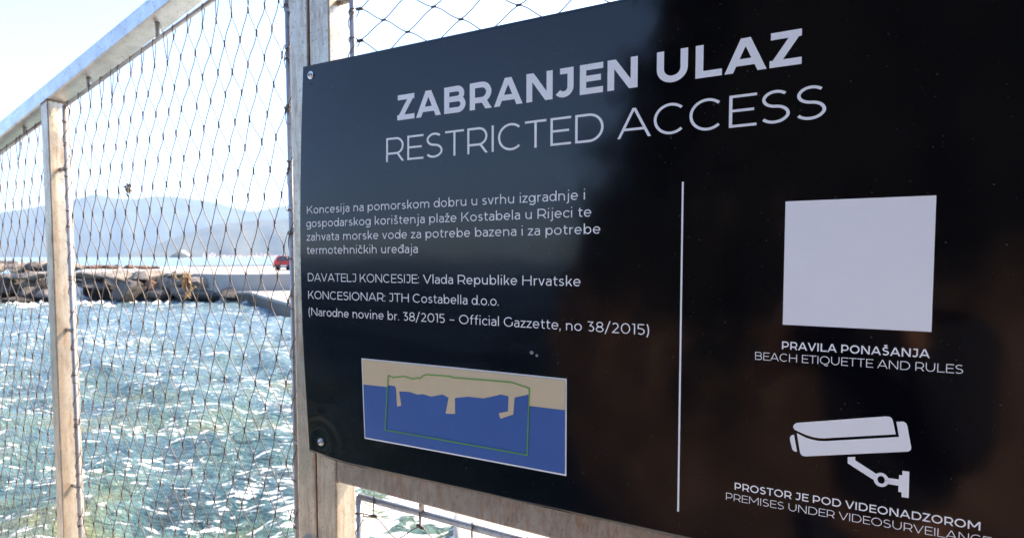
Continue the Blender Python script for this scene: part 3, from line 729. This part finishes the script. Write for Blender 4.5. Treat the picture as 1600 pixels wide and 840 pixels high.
def glyph(c, w):
    """list of strokes (each a list of quads) and the outer width; side bearings are added by the caller"""
    h = w / 2; T, B = 1 - h * .94, h * .94; V_ = lambda x, y0=0, y1=1: [[(x - h, y0), (x + h, y0), (x + h, y1), (x - h, y1)]]
    hw = h * .94; H_ = lambda x0, x1, y: [[(x0, y - hw), (x1, y - hw), (x1, y + hw), (x0, y + hw)]]
    S_ = lambda pts, cl=False: stroke(pts, w * .97, cl)
    def dia(x0, y0, x1, y1): return diag(x0, y0, x1, y1, w * .98)
    def bowlP(x0, W, y0, y1):       # right-hand bowl from x0 to outer width W between y0 and y1 (centres)
        r = (y1 - y0) / 2; return S_([(x0, y1), (W - h - r, y1)] + arc(W - h - r, (y0 + y1) / 2, r, r, 90, -90, 16) + [(x0, y0)])
    def round_(cx, cy, rx, ry, a0=0, a1=360, n=28): return S_(arc(cx, cy, rx - h, ry - h, a0, a1, n), abs(a1 - a0) == 360)
    car = lambda cx, y: S_([(cx - .15, y + .17), (cx, y + .03), (cx + .15, y + .17)])
    if c in 'ŠČŽ':
        s, W = glyph({'Š': 'S', 'Č': 'C', 'Ž': 'Z'}[c], w); return s + [car(W / 2, 1.06)], W
    if c in 'šžč':
        s, W = glyph({'š': 's', 'ž': 'z', 'č': 'c'}[c], w); return s + [stroke([(W / 2 - .13, XH + .28), (W / 2, XH + .13), (W / 2 + .13, XH + .28)], w * .95)], W
    if c == 'A':
        W = 1.04 + w * .3; a = wxd(0, 0, W / 2, 1, w) * 1.0; xa = a; return [dia(xa, 0, W / 2 - a * .1, 1), dia(W - xa, 0, W / 2 + a * .1, 1), H_(xa + .17, W - xa - .17, .29)], W
    if c == 'B':
        W = .80 + w * .4; m = .52; return [V_(h), bowlP(w * .6, W - .05, m, T), bowlP(w * .6, W, B, m)], W
    if c == 'C':
        W = .93; r = .5; return [S_(arc(.5, .5, .5 - h + .01, .5 - h + .01, 46, 314, 26))], W
    if c == 'D':
        W = .97; r = (T - B) / 2; return [V_(h), bowlP(w * .6, W, B, T)], W
    if c == 'E': W = .72 + w * .2; return [V_(h), H_(w * .6, W, T), H_(w * .6, W - .07, .515), H_(w * .6, W, B)], W
    if c == 'G':
        return [S_(arc(.5, .5, .51 - h, .51 - h, 46, 318, 26) + [(.5 + .40, .17)]), V_(.93 - h, .16, .5), ], .95
    if c == 'H': W = .92; return [V_(h), V_(W - h), H_(w * .8, W - w * .8, .51)], W
    if c == 'I': return [V_(h)], w
    if c == 'J':
        W = .60; cy_ = .24 + h; return [H_(.13, W - w * .8, T), S_([(W - h, 1)] + arc(W - h - .24, cy_, .24, .24, 0, -142, 16))], W
    if c == 'K': W = .84 + w * .4; return [V_(h), dia(w * .5 + .1, .36, W - .12, 1), dia(W - wxd(0, 0, .42, .55, w), 0, .42, .56)], W
    if c == 'L': W = .68 + w * .2; return [V_(h), H_(w * .6, W, B)], W
    if c == 'M': W = 1.12 + w * .3; q = wxd(h, 1, W / 2, .3, w) * .85; return [V_(h), V_(W - h), dia(q, 1, W / 2, .28), dia(W - q, 1, W / 2, .28)], W
    if c == 'N': W = .92 + w * .1; q = wxd(0, 1, W, 0, w) * .9; return [V_(h), V_(W - h), dia(q, 1, W - q, 0)], W
    if c == 'O': return [round_(.54, .5, .54, .51)], 1.08
    if c == 'P': W = .78 + w * .3; return [V_(h), bowlP(w * .6, W, .33, T)], W
    if c == 'Q': return [round_(.54, .5, .54, .51), S_([(.52, -.03), (.6, -.13), (.76, -.17), (.92, -.08)])], 1.08
    if c == 'R': W = .80 + w * .3; return [V_(h), bowlP(w * .6, W, .34, T), dia(W - wxd(0, 0, .25, .36, w) + .02, 0, W - .28 - h * .5, .36)], W
    if c == 'S':
        W = .76; r = .26; ry1 = (T - .515) / 2; ry2 = (.515 - B) / 2
        return [S_(arc(W / 2 + .01, .515 + ry1, W / 2 - h - .035, ry1, 38, 150, 12) + arc(W / 2 + .02, .515 + ry1, W / 2 - h - .02, ry1, 165, 262, 8) + arc(W / 2 - .01, B + ry2, W / 2 - h, ry2, 82, -20, 10) + arc(W / 2 - .02, B + ry2, W / 2 - h, ry2, -35, -146, 12))], W
    if c == 'T': W = .80; return [H_(0, W, T), V_(W / 2, 0, 1 - w * .8)], W
    if c == 'U': W = .90; r = W / 2 - h; return [S_([(h, 1), (h, .44)] + arc(W / 2, .44, r, .44 - B, 180, 360, 18) + [(W - h, 1)])], W
    if c == 'V': W = 1.0; a = wxd(0, 1, W / 2, 0, w); return [dia(a, 1, W / 2, 0), dia(W - a, 1, W / 2, 0)], W
    if c == 'Z': W = .78; q = wxd(0, 0, W, 1, w); return [H_(.02, W - .01, T), H_(0, W, B), dia(q * 1.0, B, W - q * 1.0, T)], W
    # lower case
    xr = XH / 2
    if c == 'a':
        W = .56; return [S_([(.07, XH - .11)] + arc(.29, XH - .2, .21, .2 - h, 130, 0, 10)[1:] + [(W - h - .02 + .01, .0)]), S_([(W - h, .42), (.27, .42)] + arc(.25, .22, .25 - h, .22 - h + .02, 90, 270, 12)[0:] + arc(.3, .26, .2, .26 - h, 265, 340, 5))], W
    if c == 'b': W = .68; return [V_(h, 0, AS), round_(W / 2 + .02, xr, W / 2 - .02, xr + .01)], W
    if c == 'd': W = .68; return [V_(W - h, 0, AS), round_(W / 2 - .02, xr, W / 2 - .02, xr + .01)], W
    if c == 'đ': W = .68; return [V_(W - h, 0, AS), round_(W / 2 - .02, xr, W / 2 - .02, xr + .01), H_(W - .34, W + .09, .88)], W
    if c == 'p': W = .68; return [V_(h, DS, XH), round_(W / 2 + .02, xr, W / 2 - .02, xr + .01)], W
    if c == 'g': W = .68; return [S_([(W - h, XH), (W - h, -.03)] + arc(W / 2, -.04, W / 2 - h, .25 - h, 0, -145, 12)), round_(W / 2 - .02, xr, W / 2 - .02, xr + .01)], W
    if c == 'c': W = .60; return [S_(arc(.35, xr, .35 - h, xr + .01 - h, 44, 316, 22))], W
    if c == 'e': W = .67; return [S_([(.04, xr + .005), (W - h, xr + .005)] + arc(W / 2, xr, W / 2 - h, xr + .01 - h, 0, 318, 24))], W
    if c == 'f': W = .42; return [S_([(.17, 0), (.17, AS - .22)] + arc(.36, AS - .22, .19, .22 - h, 180, 78, 8)), H_(0, .40, XH - h)], W
    if c == 'h': W = .62; r = W / 2 - h; return [V_(h, 0, AS), S_([(h, XH - .32)] + arc(W / 2, XH - h - r * 1.0, r, r, 165, 0, 12) + [(W - h, 0)])], W
    if c in 'ij':
        d_ = [[(x, y) for x, y in arc(h if c == 'i' else .0 + .13, AS - .05, max(h * 1.15, .055), max(h * 1.15, .055), 0, 360, 10)[:-1]]]
        if c == 'i': return [V_(h, 0, XH), d_], w
        return [S_([(.13, XH), (.13, -.10)] + arc(-.02, -.10, .15, .16, 0, -105, 8)), d_], .13 + h
    if c == 'k': W = .58; return [V_(h, 0, AS), dia(h + .07, .22, W - .08, XH), dia(W - .06, 0, .27, .40)], W
    if c == 'l': return [V_(h, 0, AS)], w
    if c == 'm': W = 1.04; r = (W / 2 - h) / 2 + h * 0; return [V_(h, 0, XH)] + [S_([(x0, XH - .32)] + arc(x0 + r, XH - h - r, r, r, 165, 0, 10) + [(x0 + 2 * r, 0)]) for x0 in (h, h + 2 * r)], W
    if c == 'n': W = .62; r = W / 2 - h; return [V_(h, 0, XH), S_([(h, XH - .32)] + arc(W / 2, XH - h - r, r, r, 165, 0, 12) + [(W - h, 0)])], W
    if c == 'o': return [round_(.355, xr, .355, xr + .01)], .71
    if c == 'r': W = .38; return [V_(h, 0, XH), S_([(h, XH - .30)] + arc(.34, XH - .26, .34 - h, .26 - h, 170, 88, 8))], W
    if c == 's': W = .52; r1 = (XH - h - .37) / 2; r2 = (.37 - h) / 2; return [S_(arc(W / 2 + .01, .37 + r1, W / 2 - h - .03, r1, 35, 262, 16) + arc(W / 2 - .01, h + r2, W / 2 - h, r2, 82, -148, 16))], W
    if c == 't': W = .42; return [S_([(.15, .92), (.15, .2)] + arc(.33, .2, .18, .2 - h, 180, 290, 8)), H_(0, .40, XH - h)], W
    if c == 'u': W = .62; r = W / 2 - h; return [V_(W - h, 0, XH), S_([(h, XH), (h, h + r)] + arc(W / 2, h + r, r, r, 180, 345, 12) + [(W - h, .32)])], W
    if c == 'v': W = .62; a = wxd(0, XH, W / 2, 0, w); return [dia(a, XH, W / 2, 0), dia(W - a, XH, W / 2, 0)], W
    if c == 'z': W = .54; q = wxd(0, 0, W, XH, w); return [H_(.02, W, XH - h), H_(0, W, B), dia(q, B, W - q, XH - h)], W
    if c == '3': W = .68; return [H_(.06, W - .1, T), dia(.26, .57, W - .16, T), S_([(.24, .57), (.34, .57)] + arc(.36, .29 + h * .3, .30 - h + .0, .285 - h * .7, 88, -140, 16))], W
    if c == '8': W = .72; return [round_(.36, .745, .31, .265), round_(.36, .27, .36, .28)], W
    if c == '/': return [diag(.03, -.14, .47, 1.12, w)], .5
    if c == '2': W = .66; return [H_(.03, W, B), S_(arc(.31, .69, .30 - h, .31 - h * .9, 150, -38, 14) + [(.07, .05)])], W
    if c == '0': return [round_(.41, .5, .41, .51)], .82
    if c == '1': return [V_(.28 - h), H_(0, .2, T)], .28
    if c == '5': W = .68; return [H_(.12, W - .06, T), S_([(.14, T), (.11, .57), (.3, .575)] + arc(.35, .3, .33 - h, .28 - h * .3, 85, -140, 16))], W
    if c == '–': return [H_(.05, .6, .37)], .65
    if c == '(': return [S_(arc(.62, .4, .60, .95, 140, 220, 12))], .2
    if c == ')': return [S_(arc(-.42, .4, .60, .95, 40, -40, 12))], .2
    r = max(.062, h * 1.15); dot = lambda y: [[(x, yy) for x, yy in arc(r, y, r, r, 0, 360, 10)[:-1]]]
    if c == '.': return [dot(r)], 2 * r
    if c == ':': return [dot(r), dot(XH - r)], 2 * r
    if c == ',': return [dot(r), diag(.04, -.17, r, .06, .07)], 2 * r
    return [], .2
LSB = {}
for ch in 'BDEHIKLMNPRUbhklmnpriFu': LSB[ch] = .105
for ch in 'COGQcdegoaqđčs0': LSB[ch] = .065
def side(c, right):
    if c in 'AVvTZzKkžŽ/' and not (c in 'Kk' and not right): return .022 if c in 'AV' else .04
    if c in 'J': return .02 if not right else .1
    if c in 'LEFrtfc' and right: return .035
    if c in 'SsŠš358': return .06
    if c in 'j': return .09
    if c in '.,:': return .05
    if c in 'PRBDbpoeOQCGDh' and right: return .065 if c not in 'h' else .1
    return LSB.get(c, .08)
def text(txt, s0, z0, s1, z1, cap, weight, track=0.0):
    q = []; x = 0.0; first = True
    for i, c in enumerate(txt):
        if c == ' ': x += .36 + track; continue
        st, W = glyph(c, weight); x += 0 if first else side(c, False); first = False
        q += [(x, s_) for s_ in st]; xe = x + W; x = xe + side(c, True) + track
    k = (s1 - s0) / xe; V = []; Fc = []
    for n, (x0, quads) in enumerate(q):
        for p in quads:
            b = len(V)
            for px, py in p:
                s = s0 + (x0 + px) * k; z = z0 + (z1 - z0) * (s - s0) / (s1 - s0) + py * cap; V.append(Q(s, z, .0005 + (n % 7) * .00004))
            Fc.append(tuple(range(b, b + len(p))))
    mesh_obj('lettering', V, Fc, M['white'], sign)
    print(txt[:18], 'stretch', round(k / cap, 3))
MM = .001
def line(txt, s0, z0, s1, z1, cap, weight, track=0.0): text(txt, s0 * MM, z0 * MM, s1 * MM, z1 * MM, cap * MM, weight, track)
line('ZABRANJEN ULAZ', 222.2, 217.3, 804.0, 219.6, 39.6, .215)
line('RESTRICTED ACCESS', 200.3, 152.8, 830.5, 155.6, 38.2, .088)
line('Koncesija na pomorskom dobru u svrhu izgradnje i', 27.6, 75.0, 541.8, 78.0, 13.6, .106)
line('gospodarskog korištenja plaže Kostabela u Rijeci te', 26.2, 51.6, 551.1, 54.4, 13.6, .106)
line('zahvata morske vode za potrebe bazena i za potrebe', 26.8, 28.1, 564.2, 31.2, 13.6, .106)
line('termotehničkih uređaja', 27.0, 4.9, 262.3, 6.2, 13.6, .106)
line('DAVATELJ KONCESIJE:', 28.2, -42.5, 263.8, -42.0, 13.9, .10)
line('Vlada Republike Hrvatske', 271.4, -42.0, 536.2, -40.4, 14.0, .106)
line('KONCESIONAR: JTH Costabella d.o.o.', 28.0, -73.6, 407.2, -72.2, 13.9, .102)
line('(Narodne novine br. 38/2015 – Official Gazzette, no 38/2015)', 28.0, -103.2, 631.6, -101.9, 13.9, .102)
line('PRAVILA PONAŠANJA', 790.4, -108.6, 934.2, -107.6, 9.3, .17)
line('BEACH ETIQUETTE AND RULES', 761.2, -123.4, 963.2, -121.8, 9.3, .09)
line('PROSTOR JE POD VIDEONADZOROM', 740.8, -286.5, 982.6, -284.4, 9.0, .16)
line('PREMISES UNDER VIDEOSURVEILANCE', 730.9, -301.0, 992.3, -298.4, 9.0, .085)
rect = lambda x0, x1, y0, y1: [(x0, y0), (x1, y0), (x1, y1), (x0, y1)]
drape([mm(rect(671.4, 673.7, -328.2, 94.0))], .0005, M['white'], 'divider_line', sign, .02)
drape([mm(rect(790.6, 934.8, -79.6, 64.3))], .0005, M['white'], 'white_square', sign, .02)
# surveillance camera pictogram
cap_ = mm([(804.2, -199.8), (805.1, -196.7), (807.7, -194.3), (896.2, -175.2), (899.6, -175.2), (901.8, -176.6), (902.9, -179.3), (906.0, -193.8), (837.0, -208.3), (831, -208.9), (825.2, -208.6), (818.5, -207.2), (813.1, -205.4), (805.9, -202.6)])
body_ = mm([(808.4, -206.3), (813.1, -208.4), (818, -210.3), (823.3, -211.5), (830, -212.2), (837.1, -211.7), (909.0, -196.3), (906.1, -179.9), (912.3, -178.9), (915.1, -180.2), (916.2, -183.0), (920.5, -206.5), (919.8, -209.6), (917.5, -211.2), (818.1, -232.5), (814.6, -232.2), (812.4, -229.5)])
lens_ = mm([(805.4, -208.6), (809.1, -228.4), (806.4, -228.4), (804.0, -226.7), (801.2, -215.6), (801.2, -212.4), (802.6, -209.9)])
arm_ = mm([(861.0, -226.3), (868.3, -224.9), (868.2, -228.8), (889.3, -241.0), (886.6, -248.0), (861.1, -233.5)])
bar_ = mm([(899.8, -243.4), (910.2, -243.2), (910.0, -250.3), (898.9, -250.2)])
mount_ = mm([(913.1, -233.2), (919.4, -233.0), (919.7, -262.1), (913.2, -262.3), (913.0, -257.2), (910.0, -256.9), (910.2, -238.2), (913.2, -238.1)])
ring_ = [[tuple(np.array(p) * MM) for p in q] for q in stroke(arc(893.7, -246.6, 5.3, 6.1, 0, 360, 26), 3.6, True)]
drape([cap_, body_, lens_, arm_, bar_, mount_] + ring_, .0005, M['white'], 'camera_pictogram', sign, .03)
# the little map
mp = drape([mm(rect(144.4, 516.2, -309.4, -170.6))], .0004, M['white'], 'map', sign)
drape([mm([(146.6, -172.6), (146.4, -307.0), (514.0, -307.0), (514.0, -172.6)])], .0008, M['sea_print'], 'map_sea', mp)
coast = [(146.6, -215.1), (198.3, -214.5), (200.1, -211.3), (213.2, -211.4), (215.8, -215.0), (216.9, -245.4), (225.5, -242.4), (222.1, -219.4), (242.3, -218.1), (258.5, -220.8), (269.6, -218.8), (285.4, -221.2), (306.8, -215.4), (317.8, -219.6), (311.8, -245.3), (329.6, -243.6), (329.6, -218.5), (354.0, -213.7), (380.8, -213.6), (410.6, -204.2), (423.9, -205.5), (422.8, -228.0), (407.1, -233.0), (410.0, -241.0), (431.5, -231.7), (434.0, -206.2), (456.8, -199.2), (457.9, -215.8), (514.0, -215.1), (514.0, -172.6), (146.6, -172.6)]
drape([mm(coast)], .0012, M['land'], 'map_land', mp)
grn = [(200.7, -194.4), (211.5, -197.9), (217, -196), (223.5, -195.4), (232.9, -193.4), (250.8, -196.4), (258.4, -193.5), (264.0, -194.4), (270.2, -188.9), (278.0, -186.6), (321.9, -185.3), (323.4, -186.7), (429.6, -184.2), (458.2, -190.2), (454.7, -288.7), (191.0, -287.7)]
drape([[tuple(np.array(p) * MM) for p in q] for q in stroke(grn, 1.8, True)], .0016, M['green_print'], 'map_boundary', mp)
# screws
def screw(s, z, rad):
    n = 24; base = .0004
    def ringv(r_, o): return [Q(s + r_ * math.cos(2 * math.pi * k / n), z + r_ * math.sin(2 * math.pi * k / n), 0) * 0 + F(s + r_ * math.cos(2 * math.pi * k / n), z + r_ * math.sin(2 * math.pi * k / n), bulge(s, z) + o) for k in range(n)]
    def lathe(prof):
        V = []; Fc = []
        for r_, o in prof: V += ringv(r_, o)
        for i in range(len(prof) - 1): Fc += [(i * n + k, i * n + (k + 1) % n, (i + 1) * n + (k + 1) % n, (i + 1) * n + k) for k in range(n)]
        Fc.append(tuple((len(prof) - 1) * n + k for k in range(n))); return V, Fc
    V, Fc = lathe([(rad, base), (rad, .0014), (rad * .94, .0019), (rad * .55, .0021)])
    head = lathe([(rad * .62, .0015), (rad * .6, .0035), (rad * .5, .0048), (rad * .3, .0056), (rad * .26, .0056), (rad * .24, .0036)])
    o = mesh_obj('screw', *head, M['screw'], sign); mesh_obj('washer', V, Fc, M['screw'], o)
for s, z in ((.0307, .3161), (.0410, -.3310), (.985, .316), (.985, -.335)): screw(s, z, .0069)
drape([[(.0325 + .0016 * math.cos(a), .3010 + .0016 * math.sin(a)) for a in np.linspace(0, 6.28, 12, endpoint=False)]], .0004, M['hole'], 'drill_hole', sign)
drape([[(.4612 + .0030 * math.cos(a), -.138 + .0026 * math.sin(a)) for a in np.linspace(0, 6.28, 12, endpoint=False)], [(.4695 + .0022 * math.cos(a), -.1415 + .002 * math.sin(a)) for a in np.linspace(0, 6.28, 12, endpoint=False)]], .0004, M['splash'], 'dried_splash', sign)

# ------------------------------------------------------------ the viewer, mirrored faintly in the glossy sheet
def skin_mesh(name, nodes, edges, mat, par, sub=2):
    org = wloc(par); names = list(nodes); me = bpy.data.meshes.new(name)
    me.from_pydata([tuple(Vector(nodes[k][:3]) - org) for k in names], [(names.index(a), names.index(b)) for a, b in edges], [])
    o = bpy.data.objects.new(name, me); C.objects.link(o); o.parent = par
    o.modifiers.new('skin', 'SKIN').use_smooth_shade = True
    if not me.skin_vertices: me.attributes.new('x', 'FLOAT', 'POINT')
    sv = me.skin_vertices[0].data if me.skin_vertices else None
    return o, names, sub
def grow(name, nodes, edges, mat, par, sub=2):
    o, names, _ = skin_mesh(name, nodes, edges, mat, par)
    me = o.data
    if not me.skin_vertices:
        bpy.context.view_layer.objects.active = o; bpy.context.view_layer.update()
        with bpy.context.temp_override(object=o, active_object=o): bpy.ops.mesh.customdata_skin_add()
    for i, k in enumerate(names):
        r = nodes[k][3]; me.skin_vertices[0].data[i].radius = (r, r if len(nodes[k]) < 5 else nodes[k][4]); me.skin_vertices[0].data[i].use_root = (i == 0)
    sm = o.modifiers.new('sub', 'SUBSURF'); sm.levels = sub; sm.render_levels = sub
    dg = bpy.context.evaluated_depsgraph_get(); ev = o.evaluated_get(dg); nm = bpy.data.meshes.new_from_object(ev)
    o.modifiers.clear(); o.data = nm; nm.materials.clear(); nm.materials.append(mat)
    nm.polygons.foreach_set('use_smooth', [True] * len(nm.polygons)); return o
def person():
    skin = simple('skin', (.30, .15, .09), .5, 0, .06, 12); cloth = simple('dark_shirt', (.012, .012, .016), .9, 0, .2, 40); jean = simple('dark_trousers', (.015, .018, .028), .9, 0, .2, 40); hairm = simple('dark_hair', (.02, .013, .009), .6, 0, .3, 80)
    g0 = EYE + GR
    par = thing('person', (0, -.32, g0), 'person in dark clothes holding a camera to the face, mirrored in the black sign', 'person')
    N = {'pelvis': (0, -.32, 2.27, .15, .11), 'waist': (0, -.325, 2.45, .13, .10), 'chest': (0, -.32, 2.66, .155, .11), 'base': (0, -.31, 2.83, .075), 'neck': (0, -.29, 2.89, .055), 'jaw': (0, -.255, 2.945, .07, .075), 'brow': (0, -.26, 3.02, .08, .095), 'top': (0, -.265, 3.08, .06), 'nose': (0, -.160, 2.985, .012)}
    Ed = [('pelvis', 'waist'), ('waist', 'chest'), ('chest', 'base'), ('base', 'neck'), ('neck', 'jaw'), ('jaw', 'brow'), ('brow', 'top'), ('brow', 'nose')]
    for sx, t in ((-1, 'l'), (1, 'r')):
        N.update({'sh' + t: (sx * .175, -.31, 2.79, .06), 'el' + t: (sx * (.19 if sx > 0 else .31), -.21, 2.53 if sx > 0 else 2.65, .045), 'wr' + t: (sx * (.12 if sx > 0 else .14), -.085, 2.87, .028), 'pa' + t: (sx * .10, -.072, 2.925, .030, .018)})
        Ed += [('chest', 'sh' + t), ('sh' + t, 'el' + t), ('el' + t, 'wr' + t), ('wr' + t, 'pa' + t)]
        for q, (dx, ln) in enumerate(((-.012, .9), (.0, 1.0), (.012, .95), (.024, .8))):
            a, b_, c = 'f%s%da' % (t, q), 'f%s%db' % (t, q), 'f%s%dc' % (t, q)
            N[a] = (sx * (.096), -.066 + dx, 2.958, .0085); N[b_] = (sx * .082, -.064 + dx, 2.958 + .028 * ln, .0080); N[c] = (sx * .062, -.064 + dx, 2.962 + .030 * ln, .0070); Ed += [('pa' + t, a), (a, b_), (b_, c)]
        N['t' + t] = (sx * .083, -.105, 2.925, .010); N['u' + t] = (sx * .066, -.112, 2.94, .0085); Ed += [('wr' + t, 't' + t), ('t' + t, 'u' + t)]
        N.update({'hp' + t: (sx * .09, -.32, 2.2, .09), 'kn' + t: (sx * .10, -.30, 1.87, .058), 'an' + t: (sx * .11, -.34, 1.48, .04), 'to' + t: (sx * .12, -.19, g0 + .035, .034)})
        Ed += [('pelvis', 'hp' + t), ('hp' + t, 'kn' + t), ('kn' + t, 'an' + t), ('an' + t, 'to' + t)]
    grow('body', N, Ed, skin, par)
    G_ = {k: (*N[k][:3], N[k][3] + .018, (N[k][4] if len(N[k]) > 4 else N[k][3]) + .018) for k in ('pelvis', 'waist', 'chest', 'shl', 'shr')}
    G_['base'] = (*N['base'][:2], 2.81, .085); E2 = [('pelvis', 'waist'), ('waist', 'chest'), ('chest', 'base')]
    for t in 'lr':
        m = [(N['sh' + t][i] + N['el' + t][i]) / 2 for i in range(3)]; G_['m' + t] = (*m, .068); E2 += [('chest', 'sh' + t), ('sh' + t, 'm' + t)]
        if t == 'r': G_['el'] = (*N['elr'][:3], .058); G_['wr'] = (*[N['elr'][i] * .15 + N['wrr'][i] * .85 for i in range(3)], .042); E2 += [('mr', 'el'), ('el', 'wr')]
    grow('shirt', G_, E2, cloth, par)
    T_ = {'pelvis': (0, -.32, 2.24, .165, .125)}; E3 = []
    for t in 'lr':
        T_['hp' + t] = (*N['hp' + t][:3], .108); T_['kn' + t] = (*N['kn' + t][:3], .078); T_['an' + t] = (*N['an' + t][:3], .062); E3 += [('pelvis', 'hp' + t), ('hp' + t, 'kn' + t), ('kn' + t, 'an' + t)]
    grow('trousers', T_, E3, jean, par)
    bm = bmesh.new(); bmesh.ops.create_uvsphere(bm, u_segments=24, v_segments=16, radius=1)
    for v in list(bm.verts):
        if v.co.z < -.1 and v.co.y > -.15 or v.co.z < -.55: bm.verts.remove(v)
    V = []; bm.verts.index_update()
    for v in bm.verts: V.append((v.co.x * .095, -.278 + v.co.y * .105, 3.045 + v.co.z * .085 + .004 * noise.noise(v.co * 9)))
    Fc = [[v.index for v in f.verts] for f in bm.faces]; bm.free(); mesh_obj('hair', V, Fc, hairm, par, smooth=True)
    blk = simple('camera_black', (.012, .012, .013), .5)
    ct = thing('handheld_camera', (0, -.06, 2.95), 'black handheld camera held up by the person mirrored in the sign', 'camera')
    def bx(x0, x1, y0, y1, z0, z1): return bevel_mesh([(x0, y0, z0), (x1, y0, z0), (x1, y1, z0), (x0, y1, z0), (x0, y0, z1), (x1, y0, z1), (x1, y1, z1), (x0, y1, z1)], BOXF, .006, 2)
    mesh_obj('camera_body', *bx(-.07, .07, -.115, -.055, 2.955, 3.035), blk, ct); mesh_obj('viewfinder', *bx(-.025, .025, -.125, -.06, 3.036, 3.062), blk, ct)
    MB().tube([(0, -.054, 3.0), (0, -.02, 3.0)], .035, 24).build('lens', blk, ct, smooth=False)
person()
